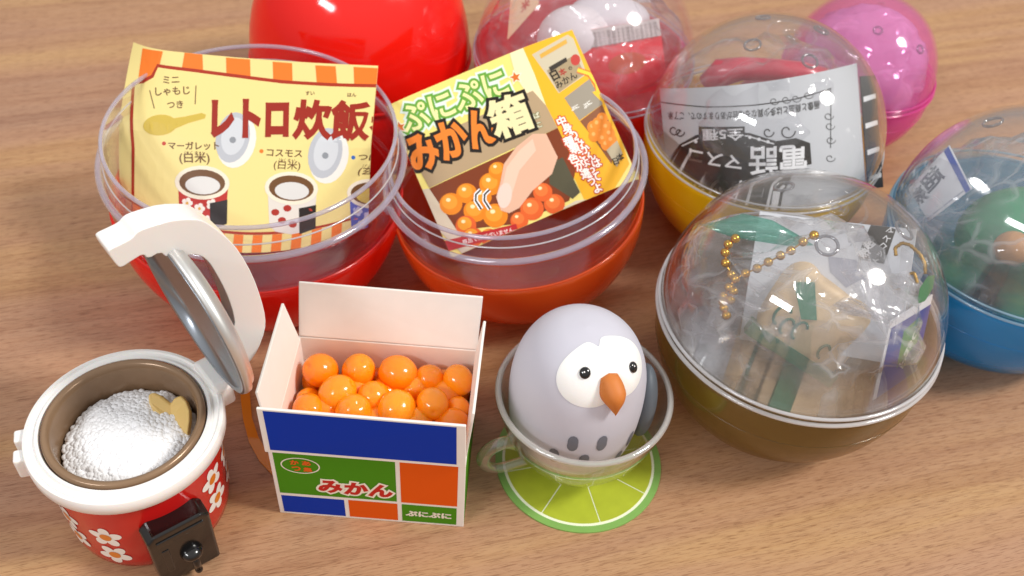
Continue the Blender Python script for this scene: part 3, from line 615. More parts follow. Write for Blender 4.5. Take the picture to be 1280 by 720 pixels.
for i in range(4): s3.line(P_((30 + 22 * i, 520 + 10 * i), (60 + 20 * i, 600), (110 + 20 * i, 690)), .03, LG)
adopt(s3.finish(None), leaf3)
# its folded dark strip at the right
O4 = O3 + U3 * 2.62 - D3 * 1.15; surf4 = lambda u, v: O4 + U3 * u + V3 * v - D3 * (0.9 * u)
s4 = Sheet(surf4, 0.0, 0.42, -1.7, top3 - .12, 3, 6); adopt(s4.mesh('folded_strip', plain('leaflet_dark', '#3c3b3a', .35), None), leaf3)
for i in range(4): s4.poly([(.04, -1.5 + .7 * i), (.38, -1.42 + .7 * i), (.38, -1.3 + .7 * i), (.04, -1.36 + .7 * i)], LG, False)
adopt(s4.finish(None, 'strip_print'), leaf3)

PHRED = plain('toy_red', '#c8183c', .3, coat=.3)
ph = thing('toy_telephone', 'red toy telephone bagged behind the grey leaflet', 'toy', (6.6, 24.0, 2.25))
m = MB(); m.lathe([(1.35, 0), (1.4, .2), (1.25, .7), (.95, 1.3), (.7, 1.7), (.55, 1.8)], 40); m.build('body', PHRED, ph)
m = MB(); m.tube([(-1.5, 0, 1.75), (-1.3, 0, 2.2), (-.8, 0, 2.35), (0, 0, 2.4), (.8, 0, 2.35), (1.3, 0, 2.2), (1.5, 0, 1.75)], [.42, .4, .32, .3, .32, .4, .42], 16); m.build('handset', PHRED, ph)
m = MB(); m.lathe([(.5, 0), (.5, .12), (.1, .14)], 30, c=(0, -1.15, .9)); m.build('dial', plain('dial_cream', '#e8dcc4', .4), ph)
film_bag('plastic_bag', 'crumpled clear bag around the red toy in the yellow capsule', (6.62, 23.6, 3.3), (2.5, 2.2, 2.3), 3, FILM, lim=((0, -.45, -.25), 3.0))

# bread charm, chain, leaflets and bag in the brown capsule
bc = thing('bread_charm', 'beige bread charm with green leaf print bagged in the brown capsule', 'charm', (6.6, 16.25, 1.75), (-0.5, 0.35, -0.35))
m = MB(); out = []
for i in range(40):
    a = 2 * math.pi * i / 40; x, y = 1.15 * math.copysign(abs(math.cos(a)) ** .55, math.cos(a)), 1.0 * math.copysign(abs(math.sin(a)) ** .6, math.sin(a)); out.append((x, 1.1 + y + (0.12 * (abs(x) > .6) if y > .3 else 0)))
m.prism(out, lambda a, b, h: (a, h, b), -.6, .6); bd = m.build('loaf', plain('bread_beige', '#e6c79a', .6, var=.12, vscale=160), bc, bevel=.16)
fy = lambda a, b, h: (a, h, b)
m = MB(); m.prism([(-1.0, 1.75), (-.62, 2.0), (-.05, 1.3), (-.35, 1.12)], fy, -.66, -.58); m.box((-1.19, -.63, .1), (1.19, .63, .42)); m.build('paper_band', plain('band_green', '#2b7d55', .5), bd, smooth=False)
m = MB()
for cx, cz, k in ((-.75, .95, 1.0), (-.5, .78, .8), (-.2, .86, .9), (.55, .75, .7)):           # green brush letters printed on the wrapper
    m.tube([(cx + k * .16 * math.cos(w), -.62, cz + k * .26 * math.sin(w)) for w in [.6 + i * .42 for i in range(11)]], .035, 6)
m.build('letter_print', plain('leaf_green', '#1f6e4c', .5), bd)
# white leaflet behind, with a dark square and green sprigs
O5, U5, V5, D5 = face_frame(BC, -0.3, 0.2)
surf5 = lambda u, v: O5 + U5 * u + V5 * v + D5 * (0.10 * u * u - .05 * v * v)
s5 = Sheet(surf5, -1.2, 2.3, -.8, 2.3, 20, 12)
leaf5 = thing('leaflet', 'white leaflet with a tilted dark square and green sprigs lining the brown capsule', 'leaflet', tuple(O5))
adopt(s5.mesh('sheet', plain('leaflet_white', '#d3d5db', .4), None), leaf5)
Z = zoomer(4, 1020, 220)
s5.poly(P_((285, 222), (400, 268), (340, 440), (215, 415), (228, 350)), ink('#4c4743')); s5.chars('超熟', Z(265, 340), Z(240, 385), .24, (-10, -10), LG, .03); s5.chars('マスコット', Z(370, 275), Z(300, 425), .17, (-10, -10), LG, .02)
for x, y in ((75, 240), (95, 265), (60, 225), (125, 188), (90, 230)):
    for k in range(4): s5.ellipse(Z(x + 10 * math.cos(k * 1.6), y + 10 * math.sin(k * 1.6)), 1.8, .9, ink('#5c9a70'), k * 1.6, 8)
s5.line(P_((210, 260), (205, 310), (170, 350)), .03, ink('#a9abb2')); s5.poly(P_((60, 400), (200, 420), (260, 500), (150, 560), (70, 480)), ink('#a6a7b4')); s5.line(P_((200, 470), (250, 520)), .06, ink('#3d4b8c'))
adopt(s5.finish(None), leaf5)
# blue card at the right wall
O6, U6, V6, D6 = face_frame(BC, 1.25, -0.05)
surf6 = lambda u, v: O6 + U6 * u + V6 * v - D6 * (1.1 * (u - 1.6))
s6 = Sheet(surf6, 1.55, 2.6, -2.2, .6, 8, 10); a6 = s6.uv(1113, 402); b6 = s6.uv(1168, 368); c6 = s6.uv(1092, 500)
def surf6b(u, v):                                             # skewed so that its long edge leans as in the photograph
    q = a6 + (b6 - a6) * u + (c6 - a6) * v; return surf6(q[0], q[1] - .0) - D6 * (.25 * u * u)
s6 = Sheet(surf6b, 0, 1, 0, 1, 8, 8, -1)
leaf6 = thing('leaflet', 'folded blue and green card against the right side of the brown capsule', 'leaflet', tuple(surf6b(.5, 1)))
adopt(s6.mesh('sheet', plain('card_white_edge', '#e2e2e6', .4), None), leaf6)
s6.poly([(.06, .1), (1, .12), (1, 1), (.06, 1)], ink('#39438f'), False); s6.poly([(.4, .25), (.75, .2), (.85, .55), (.42, .75)], ink('#4b8a3a'), False)
s6.text('Pasco', (.46, .72), (.78, .24), ink('#e6eed8'), .02, .16, False); adopt(s6.finish(None), leaf6)
# gold ball chain
GOLD = plain('gold_bead', '#d8a848', .22, metal=1.0); Z = zoomer(3.6, 840, 200)
O7, U7, V7, D7 = face_frame(BC, 2.0)
ch = thing('ball_chain', 'gold ball chain lying over the bread charm bag', 'chain', tuple(on_plane(*Z(330, 510), O7, D7)))
strands = [[(640, 335), (590, 365), (535, 405), (488, 428), (433, 458), (382, 487), (330, 510), (283, 535), (255, 572), (232, 612), (228, 640), (232, 665), (243, 700)], [(285, 352), (252, 378), (238, 415), (240, 462), (266, 515), (275, 590), (262, 630)]]
bead_me = None
for st in strands:
    P3 = [on_plane(*Z(*q), O7, D7) - D7 * .25 * (0.2 + abs(q[0] - 330) / 400) for q in st]; path = []
    for i, p in enumerate(P3):
        if bead_me is None:
            m = MB(); m.ell((0, 0, 0), (.105, .105, .105), n=14, k=9); o = m.build('bead', GOLD, ch); bead_me = o.data
        else: o = bpy.data.objects.new('bead', bead_me); sc.collection.objects.link(o); o.parent = ch
        o.location = tuple((p - np.array(ch.location) / S) * S)
    m = MB(); m.tube([tuple(p - np.array(ch.location) / S) for p in P3], .02, 6); m.build('wire', GOLD, ch)
GOLD2 = plain('chain_brown', '#9a7838', .35, metal=.8); Z = zoomer(4, 1020, 220); O8, U8, V8, D8 = face_frame(BC, .6)
c2 = thing('link_chain', 'thin bronze link chain beside the small green tag in the brown capsule', 'chain', tuple(on_plane(*Z(520, 400), O8, D8)))
for st in ([(400, 400), (395, 360), (430, 335), (470, 345), (520, 390), (545, 440), (548, 500)], [(465, 490), (490, 485), (500, 510), (510, 545)]):
    dense = []
    for i in range(len(st) - 1):
        for k in range(6): dense.append(np.array(st[i]) + (np.array(st[i + 1]) - np.array(st[i])) * k / 6)
    P3 = [on_plane(*Z(*q), O8, D8) - np.array(c2.location) / S for q in dense]
    m = MB(); m.tube([tuple(p) for p in P3], [.03 + .018 * (i % 2) for i in range(len(P3))], 8); m.build('chain_strand', GOLD2, c2)
gt = [on_plane(*Z(*q), O8, D8) for q in ((520, 560), (560, 500), (595, 495), (585, 560), (545, 625), (505, 640))]
tg = thing('paper_tag', 'small leaf green tag hanging from the bronze chain', 'tag', tuple(gt[0])); m = MB(); n_ = len(gt); g0 = np.array(tg.location) / S
m.add([p - g0 for p in gt] + [p - g0 - D8 * .06 for p in gt], [tuple(range(n_)), tuple(range(2 * n_ - 1, n_ - 1, -1))] + [(i, n_ + i, n_ + (i + 1) % n_, (i + 1) % n_) for i in range(n_)]); m.build('tag_face', plain('tag_green', '#2f7a3a', .5), tg, smooth=False)
bag = film_bag('plastic_bag', 'crumpled clear bag around the bread charm in the brown capsule', (6.6, 16.4, 3.1), (2.75, 2.3, 2.35), 11, FILM2, amp=.5, freq=1.0, lim=((0.05, .02, -.05), 3.02))
rf = random.Random(19); cB = np.array([6.65, 16.42, 3.05])
for k in range(11):                                            # long taut folds of the film between the charm and the dome
    def on_ball(px, py, rad):
        d = ray(px, py); d = d / np.linalg.norm(d); oc = CAM - cB; b_ = d @ oc; q_ = max(b_ * b_ - (oc @ oc - rad * rad), 0); return CAM + d * (-b_ - math.sqrt(q_))
    A3 = on_ball(1105 + rf.uniform(-14, 14), 415 + rf.uniform(-25, 25), 2.75) if k < 7 else on_ball(905 + rf.uniform(-20, 20), 345 + rf.uniform(-30, 40), 2.7)
    ang = rf.uniform(-2.9, -1.0) if k < 7 else rf.uniform(-1.2, .9); L3 = rf.uniform(55, 125); ctr = np.array([1105, 415]) if k < 7 else np.array([905, 345])
    e1 = ctr + L3 * np.array([math.cos(ang), math.sin(ang) * .9]); e2 = ctr + L3 * rf.uniform(.8, 1.1) * np.array([math.cos(ang + .35), math.sin(ang + .35) * .9])
    B3, C3 = on_ball(*e1, 2.1), on_ball(*e2, 2.55); vv, ff_ = [], []
    for i in range(9):
        for j in range(6):
            t_, w_ = i / 8, j / 5; q_ = A3 + ((B3 * (1 - w_) + C3 * w_) - A3) * t_; up_ = (CAM - q_) / np.linalg.norm(CAM - q_); vv.append(q_ + up_ * (.16 * math.sin(w_ * math.pi * 2 + k) * t_ + .1 * math.sin(t_ * 5 + k)))
    for i in range(8):
        for j in range(5): ff_.append((i * 6 + j, i * 6 + j + 1, (i + 1) * 6 + j + 1, (i + 1) * 6 + j))
    m = MB(); m.add(vv, ff_); adopt(m.build('film_fold', FILM2, None), bag)
Z = zoomer(3.6, 840, 200); O9, U9, V9, D9 = face_frame(BC, 1.5); tq = [(118, 285), (200, 275), (320, 240), (450, 270), (560, 330), (640, 380), (520, 385), (400, 368), (290, 350), (200, 322)]
TEAL = clear('bag_teal', (0.7, 0.9, 0.85, 1), base=.08, milk=.38, milk_col=lin('#6fcbb4'), rough=.15)
m = MB(); n_ = len(tq); pts = [on_plane(*Z(*q), O9, D9) - D9 * ((q[0] - 380) / 300) ** 2 * .35 for q in tq]
m.add(pts + [p - D9 * .05 for p in pts], [tuple(range(n_)), tuple(range(2 * n_ - 1, n_ - 1, -1))] + [(i, n_ + i, n_ + (i + 1) % n_, (i + 1) % n_) for i in range(n_)]); o = m.build('bag_header', TEAL, None); adopt(o, bag)

# blue capsule: green charm, leaflet, bag
gcm = thing('bread_charm', 'dark green wrapped charm with a tan bun bagged in the blue capsule', 'charm', (12.9, 19.9, 2.3))
m = MB(); m.ell((0.2, 0, .5), (1.75, 1.4, 1.35), n=28, k=16); m.build('wrapper', plain('wrap_green', '#1f8a5a', .4, var=.35, vscale=120), gcm)
m = MB(); m.ell((-.75, -1.15, 1.2), (.45, .42, .42), n=22, k=14); m.build('bun', plain('bun_tan', '#c08a52', .5, var=.2, vscale=200), gcm)
film_bag('plastic_bag', 'crumpled clear bag around the green charm in the blue capsule', (12.78, 19.72, 3.1), (2.75, 2.5, 2.4), 23, FILM2, amp=.45, lim=((0, 0, -.05), 3.02))
O10, U10, V10, D10 = face_frame(UC, 1.0); q10 = [on_plane(px, py, O10, D10) for px, py in ((1134, 236), (1187, 181), (1215, 236), (1160, 276))]
def surf10(u, v): return q10[0] * (1 - u) * (1 - v) + q10[1] * u * (1 - v) + q10[2] * u * v + q10[3] * (1 - u) * v - D10 * (.25 * (1 - u) ** 2)
s10 = Sheet(surf10, 0, 1, 0, 1, 8, 8, -1); leaf10 = thing('leaflet', 'white leaflet with blue stripe and black characters in the blue capsule', 'leaflet', tuple(q10[3]))
adopt(s10.mesh('sheet', plain('leaflet_white2', '#dfe0e6', .4), None), leaf10)
s10.poly([(.86, .0), (.97, .0), (.97, 1), (.86, 1)], ink('#3c55a8'), False); s10.chars('超熟', (1165, 224), (1146, 248), .42, (-9, -12), ink('#3a4258'), .03); s10.line([(.0, .93), (.85, .93)], .02, ink('#9aa0b4'), False)
adopt(s10.finish(None), leaf10)

# clear and red capsule at the back: foam cup shape, leaflet, red sheet, bag; pink capsule: bag
gl = thing('toy_figure', 'white rounded figure wrapped in film in the clear and red capsule', 'toy', (1.3, 26.2, 2.2))
m = MB(); m.ell((0, -.3, 1.7), (1.15, 1.0, 1.0), n=26, k=16); m.build('body', plain('toy_white', '#e6e2e2', .35, coat=.2), gl)
m = MB(); m.ell((.9, .3, 2.2), (1.2, .8, .55), n=26, k=14); m.build('cap', plain('toy_white2', '#dcdadc', .35, coat=.2), gl)
O11, U11, V11, D11 = face_frame(GC, 1.9, .28); surf11 = lambda u, v: O11 + U11 * u + V11 * v - D11 * (.16 * u * u)
s11 = Sheet(surf11, -.6, 2.4, -1.4, .9, 18, 10); tp = s11.uv(790, 28)[1]; bt = s11.uv(760, 56)[1]; s11.b = (-.7, 2.3, bt - 2.2, tp)
leaf11 = thing('leaflet', 'red leaflet with a white band of small print in the clear and red capsule', 'leaflet', tuple(O11))
adopt(s11.mesh('sheet', plain('leaflet_red', '#e4202c', .35, coat=.2), None), leaf11)
s11.poly([(-.7, bt), (2.3, bt), (2.3, tp), (-.7, tp)], ink('#cfc6c2'), False)
for k in range(5): s11.text('商品の仕様は予告なく変更する場合があります', (-.6, tp - .12 - (tp - bt) / 5.4 * k - .06), (2.2, tp - .12 - (tp - bt) / 5.4 * k - .06), ink('#5c5450'), .0, .09, False)
s11.ellipse((1.2, bt - .6), .55, .3, ink('#c8502c'), px=False); adopt(s11.finish(None), leaf11)
q12 = [on_plane(px, py, *(lambda f: (f[0], f[3]))(face_frame(GC, 1.2))) for px, py in ((634, 50), (640, -20), (676, -20), (673, 6))]; D12 = face_frame(GC, 1)[3]
sl = thing('paper_slip', 'cream paper slip with red flower marks in the clear and red capsule', 'leaflet', tuple(q12[0])); surf12 = lambda u, v: q12[0] * (1 - u) * (1 - v) + q12[3] * u * (1 - v) + q12[2] * u * v + q12[1] * (1 - u) * v
s12 = Sheet(surf12, 0, 1, 0, 1, 4, 4, 1); adopt(s12.mesh('sheet', plain('slip_cream', '#ecc9a0', .5), None), sl); s12.chars('米', (657, 6), (657, 6), .3, (0, -10), ink('#c85040'), .03); adopt(s12.finish(None), sl)
film_bag('plastic_bag', 'crumpled clear bag around the white figure in the clear and red capsule', (1.6, 26.5, 3.05), (2.7, 2.4, 2.4), 31, FILM, lim=((0, 0, 0), 3.05))
film_bag('plastic_bag', 'crumpled clear bag filling the small pink capsule', (10.4, 28.0, 2.35), (1.95, 1.9, 1.9), 41, FILM3, amp=.5, freq=1.3, lim=((0, 0, -.1), 2.12))

# ------------------------------------------------------------------ rice cooker
CK = np.array([-7.60, 11.95, 0.0])
WPL = plain('white_plastic', '#f1efec', .3, sss=.15, coat=.2, sss_scale=.001)
CRED = plain('cooker_red', '#c2120f', .22, coat=.3)
ck = thing('rice_cooker', 'toy red rice cooker with white daisies, open silver lid and black control box', 'rice cooker', CK)
RB = 1.72
cprof = [(0.01, 0), (1.45, 0), (1.58, .03), (1.66, .14), (1.70, .4), (RB, 1.2), (RB + .02, 2.2), (RB, 2.62)]
m = MB(); m.lathe(cprof, 96, cap=False); body = m.build('body', CRED, ck)
m = MB(); m.lathe([(1.70, 2.56), (1.90, 2.57), (1.96, 2.64), (1.97, 2.88), (1.94, 2.95), (1.87, 2.97), (1.84, 2.93), (1.74, 2.93), (1.70, 3.0), (1.64, 3.0), (1.60, 2.9), (1.60, 2.6), (1.70, 2.56)], 96); m.build('white_rim', WPL, ck, autos=math.radians(45))
PAN = plain('pan_brown', '#94775c', .26, metal=.25, var=.06)
m = MB(); m.lathe([(1.60, 2.6), (1.60, 2.97), (1.58, 3.05), (1.52, 3.07), (1.45, 3.03), (1.41, 2.9), (1.40, 2.2), (1.33, 1.7), (0.01, 1.6)], 96, cap=False); m.build('pan', PAN, ck)
DFL = plain('flower_white', '#f2efe9', .3, coat=.2); DFO = plain('flower_orange', '#dd7c14', .3, coat=.2)
cprof = cprof[1:]
def body_r(z):
    zs = [p[1] for p in cprof]; rs = [p[0] for p in cprof]; return float(np.interp(z, zs, rs))
def flower(az, z, rot):
    m = MB()
    def pt(s, t, lift):
        r = body_r(z + t); return ((r + lift) * math.cos(az + s / RB), (r + lift) * math.sin(az + s / RB), z + t)
    def blob(cs, ct, ra, rb, ang, lift, mat):
        v = [pt(cs, ct, lift)]; n = 16; K = 3
        for k in range(1, K + 1):
            for i in range(n):
                w = 2 * math.pi * i / n; x, y = ra * k / K * math.cos(w), rb * k / K * math.sin(w)
                v.append(pt(cs + x * math.cos(ang) - y * math.sin(ang), ct + x * math.sin(ang) + y * math.cos(ang), lift))
        f = [(0, 1 + i, 1 + (i + 1) % n) for i in range(n)] + [(1 + k * n + i, 1 + (k + 1) * n + i, 1 + (k + 1) * n + (i + 1) % n, 1 + k * n + (i + 1) % n) for k in range(K - 1) for i in range(n)]
        m.add(v, f, mat)
    for k in range(5):
        a = rot + k * 2 * math.pi / 5; blob(.2 * math.cos(a), .2 * math.sin(a), .155, .115, a, .008 + .001 * k, 0)
    blob(0, 0, .125, .125, 0, .016, 1); return m.build('daisy', [DFL, DFO], body)
for az, z, rot in ((-96, 1.36, .3), (-95, .66, .9), (-127, 1.5, .2), (-124, .85, .7), (-13, 1.72, .5), (-12.5, 1.0, 1.0), (15, 1.55, .2), (17, .85, .8), (45, 1.6, .1), (46, .9, .5), (75, 1.5, .4), (105, 1.55, .9), (106, .8, .2), (-155, 1.4, .6), (-153, .7, .1), (170, 1.5, .3)):
    flower(math.radians(az), z, rot)
# control box
BLKP = plain('black_plastic', '#0d0b0b', .18, coat=.5, bump=.15, bscale=300)
az = math.radians(-50.5); er = np.array([math.cos(az), math.sin(az), 0]); et = np.array([-math.sin(az), math.cos(az), 0]); ez = np.array([0, 0, 1.0])
bf = lambda a, b, h: tuple(er * (RB - .1 + h) + et * a + ez * b)
m = MB(); m.prism([(-.64, .08), (.64, .08), (.66, 1.72), (.5, 1.86), (-.5, 1.86), (-.66, 1.72)], bf, 0, .5); cb = m.build('control_box', BLKP, ck, smooth=False, bevel=.06)
m = MB(); m.prism([(-.5, 1.5), (.5, 1.5), (.5, 1.66), (-.5, 1.66)], bf, .48, .53); m.prism([(-.45, .5), (-.3, .5), (-.3, 1.3), (-.45, 1.3)], bf, .48, .52); m.build('raised_ridge', BLKP, cb, smooth=False, bevel=.02)
kc = er * (RB + .4) + ez * .82 + et * .1
m = MB(); m.ell(tuple(kc), (.24, .24, .16), n=20, k=12); m.tube([tuple(kc + er * .05), tuple(kc + er * .16 - ez * .22), tuple(kc + er * .17 - ez * .48)], [.09, .085, .07], 12); m.ell(tuple(kc + er * .17 - ez * .5), (.085, .085, .085), n=12, k=8); m.build('switch_lever', BLKP, cb)
# latch at the left
az = math.radians(-160); lr = np.array([math.cos(az), math.sin(az), 0]); lt = np.array([-math.sin(az), math.cos(az), 0])
lf = lambda a, b, h: tuple(lr * (1.78 + h) + lt * a + ez * b)
m = MB(); m.prism([(-.42, 2.28), (-.12, 2.28), (-.12, 2.85), (-.42, 2.85)], lf, 0, .36); m.prism([(.08, 2.28), (.38, 2.28), (.38, 2.85), (.08, 2.85)], lf, 0, .36); m.prism([(-.42, 2.55), (.38, 2.55), (.38, 2.8), (-.42, 2.8)], lf, -.05, .2); m.build('latch', WPL, ck, smooth=False, bevel=.05)
# hinge, lid and handle
haz = math.radians(43); rho = np.array([math.cos(haz), math.sin(haz), 0]); tau = np.array([-math.sin(haz), math.cos(haz), 0])
m = MB(); hf = lambda a, b, h: tuple(rho * (1.66 + h) + tau * a + ez * b)
m.prism([(-.52, 2.45), (.52, 2.45), (.52, 3.02), (.4, 3.14), (-.4, 3.14), (-.52, 3.02)], hf, .1, .52); m.build('hinge', WPL, ck, smooth=False, bevel=.08)
be = math.radians(83.5); e_ = -math.cos(be) * rho + math.sin(be) * ez; n_l = math.sin(be) * rho + math.cos(be) * ez
H0 = rho * 2.08 + ez * 3.10                                  # hinge line, relative to the cooker's foot
LR = 1.93
lid = bpy.data.objects.new('lid', None); sc.collection.objects.link(lid); lid.parent = ck
lc = H0 + e_ * (LR + .05)
M3 = Matrix((tuple(tau), tuple(e_), tuple(n_l))).transposed().to_4x4()
lid.matrix_local = Matrix.Translation(Vector(tuple(lc * S))) @ M3
SIL = plain('lid_silver', '#dcdcda', .42, metal=.85, bump=.1, bscale=60); SILD = plain('lid_inside', '#9aa0a8', .3, metal=.8)
m = MB(); m.lathe([(LR, -.02), (LR + .03, .05), (LR + .02, .14), (LR - .06, .18), (LR - .1, .25), (LR - .4, .33), (LR - .9, .38), (0.01, .4)], 80); m.build('cover', SIL, lid)
m = MB(); m.lathe([(LR, -.025), (LR - .06, -.05), (LR - .14, -.03), (LR - .22, .02), (LR - .5, .04), (0.01, .05)], 80); m.build('inner_plate', SILD, lid)
Z = zoomer(3, 130, 260)
hp = [(15, 168), (22, 155), (60, 138), (105, 115), (120, 95), (140, 82), (190, 65), (260, 45), (345, 42), (375, 50), (405, 68), (460, 110), (510, 165), (560, 255), (590, 340), (607, 410), (605, 460), (580, 530), (550, 575), (525, 600), (508, 560), (500, 515), (478, 465), (490, 440), (490, 420), (478, 370), (455, 310), (420, 245), (395, 205), (365, 180), (335, 175), (300, 180), (285, 192), (235, 185), (212, 165), (165, 192), (148, 172), (110, 195), (65, 225), (50, 218)]
A_ = CK + H0 + tau * (-.27); pl = []
hp = [tuple(np.array(hp[i]) * w_ + np.array(hp[(i + 1) % len(hp)]) * (1 - w_)) for i in range(len(hp)) for w_ in (.75, .25)]
for q in hp:
    p = on_plane(*Z(*q), A_, tau) - CK - H0; pl.append((float(p @ e_), float(p @ n_l)))
m = MB(); m.prism(pl, lambda a, b, h: tuple(H0 + e_ * a + n_l * b + tau * h), -.27, .27); hd = m.build('handle', WPL, ck, smooth=True, bevel=.12); hd.data.set_sharp_from_angle(angle=math.radians(60))

rice = MB(); rg = random.Random(5)
def rice_h(x, y):
    d = math.hypot(x, y); return 2.28 + .38 * (1 - (d / 1.4) ** 2) + .05 * noise.noise(Vector((x * 1.7, y * 1.7, 3)))
rice.lathe([(1.33, 2.0)] + [(1.33 * (1 - k / 9) + .01, rice_h(1.33 * (1 - k / 9), 0) - .03) for k in range(10)], 40)
for i in range(1500):
    r_ = 1.31 * math.sqrt(rg.random()); a = rg.random() * 6.2832; x, y = r_ * math.cos(a), r_ * math.sin(a)
    rot = Matrix.Rotation(rg.random() * 6.28, 3, 'Z') @ Matrix.Rotation(rg.uniform(-.6, .6), 3, 'Y')
    rice.ell((x, y, rice_h(x, y) - .055 + rg.uniform(-.01, .01)), (.085, .075, .07), rot, 9, 6)
o = rice.build('rice', plain('rice_white', '#f4f4f6', .85, spec=.15), None, loc=CK); tag(o, 'mound of white rice heaped in the brown pan of the cooker', 'rice')
# paddle stuck in the rice
PAD = plain('paddle_yellow', '#e3c078', .42, sss=.1, sss_scale=.001)
Z = zoomer(2.4, 10, 420); pd_pts = [(428, 180), (440, 170), (458, 178), (480, 200), (490, 182), (512, 175), (532, 195), (547, 225), (548, 255), (540, 300), (520, 285), (500, 262), (480, 245), (455, 240), (440, 228), (430, 205)]
pz = np.array([-6.55, 12.55, 2.72]); pn = np.array([-.25, -.45, .86]); pn /= np.linalg.norm(pn); pu = np.cross([0, 1.0, 0], pn); pu /= np.linalg.norm(pu); pv = np.cross(pn, pu)
pd = thing('rice_paddle', 'small cream yellow rice paddle stuck in the white rice', 'paddle', tuple(pz)); q2 = []
for q in pd_pts:
    p = on_plane(*Z(*q), pz, pn) - pz; q2.append((float(p @ pu), float(p @ pv)))
m = MB(); m.prism(q2, lambda a, b, h: tuple(pu * a + pv * b + pn * (h + .12 * math.sin(a * 5))), -.14, .02); m.build('blade', PAD, pd, smooth=False, bevel=.05)

# ------------------------------------------------------------------ fruit box
CARDW = plain('box_board', '#eee7e0', .6, var=.02); GRNB, BLUB, ORGB = plain('print_green', '#4a8a14', .6, spec=.15), plain('print_blue', '#0a34a4', .6, spec=.12), plain('print_orange', '#e0580c', .6, spec=.15)
X0, X1, Y0, Y1, HB, TK = -4.76, -.66, 11.92, 15.08, 2.42, .06
bx = thing('fruit_box', 'open white lined toy carton printed in green, blue and orange, full of tangerines', 'box', ((X0 + X1) / 2, Y0, 0))
O_ = np.array([(X0 + X1) / 2, Y0, 0])
def bpart(m, name, mat, par=bx, **k):
    if mat is CARDW: k.setdefault('bevel', .018)
    return adopt(m.build(name, mat, None, smooth=False, **k), par)
m = MB(); m.box((X0, Y0, 0), (X1, Y0 + TK, HB)); fw_ = bpart(m, 'front_wall', CARDW)
m = MB(); m.box((X0, Y1 - TK, 0), (X1, Y1, HB)); bpart(m, 'back_wall', CARDW)
m = MB(); m.box((X0, Y0 + TK, 0), (X0 + TK, Y1 - TK, HB)); lw = bpart(m, 'side_wall', CARDW)
m = MB(); m.box((X1 - TK, Y0 + TK, 0), (X1, Y1 - TK, HB)); rw = bpart(m, 'side_wall', CARDW)
m = MB(); m.box((X0 + TK, Y0 + TK, .85), (X1 - TK, Y1 - TK, .9)); bpart(m, 'raised_floor', CARDW)
m = MB(); m.box((X1, Y0 + .05, .05), (X1 + .004, Y1 - .05, HB - .15)); bpart(m, 'side_print', GRNB, rw)
def sheetbox(name, a, b, c, d, mat=CARDW, th=TK):                 # a flap from its four corners, given thickness
    P4 = [np.array(q, float) for q in (a, b, c, d)]; n_ = np.cross(P4[1] - P4[0], P4[3] - P4[0]); n_ /= np.linalg.norm(n_)
    m = MB(); m.add(P4 + [p + n_ * th for p in P4], [(0, 1, 2, 3), (7, 6, 5, 4), (0, 4, 5, 1), (1, 5, 6, 2), (2, 6, 7, 3), (3, 7, 4, 0)]); return bpart(m, name, mat), P4, n_
# front flap: stands up, leaning a little forward; its outside carries a blue field
ff, P4, n_ = sheetbox('flap', (X0 - .03, Y0 - .02, HB + .02), (X1 + .0, Y0 - .02, HB + .02), (X1 - .02, Y0 - .05, HB + 1.48), (X0 - .03, Y0 - .02, HB + 1.48))
q = lambda s, t_: P4[0] * (1 - s) * (1 - t_) + P4[1] * s * (1 - t_) + P4[2] * s * t_ + P4[3] * (1 - s) * t_
off = n_ * (TK + .005)
m = MB(); m.add([q(.03, .07) + off, q(.955, .07) + off, q(.955, .965) + off, q(.03, .965) + off], [(0, 1, 2, 3)]); bpart(m, 'blue_field', BLUB, ff)
sheetbox('flap', (X0 + .02, Y1 + .0, HB + .02), (X1 - .02, Y1, HB + .02), (X1 + .04, Y1 + .38, HB + 1.36), (X0 + .06, Y1 + .42, HB + 1.34))
lfp, PL, nl = sheetbox('flap', (X0, Y0 + .25, HB + .0), (X0, Y1 - .12, HB + .0), (X0 - .2, Y1 - .25, HB + 1.3), (X0 - .2, Y0 + .45, HB + 1.3))
rfp, PR, nr = sheetbox('flap', (X1, Y1 - .12, HB), (X1, Y0 + .2, HB), (X1 + .12, Y0 + .35, HB + 1.3), (X1 + .16, Y1 - .3, HB + 1.3))
SLOT = plain('slot_shadow_brown', '#6b4630', .8); m = MB(); m.add([(X0 + TK + .004, Y0 + .55 + .5 * s_, HB - .28 + .1 * t_) for s_, t_ in ((0, 0), (1, 0), (1.06, .5), (1, 1), (0, 1), (-.06, .5))], [(0, 1, 2, 3, 4, 5)]); bpart(m, 'hand_hole', SLOT, lw)
W_ = X1 - X0
def fprint(name, x0, x1, t0, t1, mat, par=None, dy=.004):
    m = MB(); m.add([(X0 + W_ * a, Y0 - dy, HB * (1 - b)) for a, b in ((x0, t1), (x1, t1), (x1, t0), (x0, t0))], [(0, 1, 2, 3)]); return bpart(m, name, mat, fw_)
fprint('green_field', .022, .642, .02, .655, GRNB); fprint('orange_field', .665, .962, .02, .66, ORGB); fprint('blue_field', .025, .36, .695, .968, BLUB); fprint('orange_field', .382, .644, .69, .968, ORGB); fprint('green_field', .667, .96, .69, .968, GRNB)
surfb = lambda u, v: np.array([X0 + u, Y0 - .004, v]); sb = Sheet(surfb, 0, W_, 0, HB, 1, 1)
PW, PR_, PO = ink('#f0e8d8'), ink('#c02018'), ink('#e0601a')
cx_, cz_ = W_ * .155, HB * .80
sb.line([(cx_ + .40 * math.cos(w), cz_ + .27 * math.sin(w)) for w in [2 * math.pi * i / 40 for i in range(41)]], .028, PW, False)
for ch_, a, b in (('か', -.2, .03), ('あ', .05, .03), ('つ', -.18, -.19), ('集', .06, -.2)): sb.text(ch_, (cx_ + a, cz_ + b), (cx_ + a + .17, cz_ + b), PO, .05, .15, False)
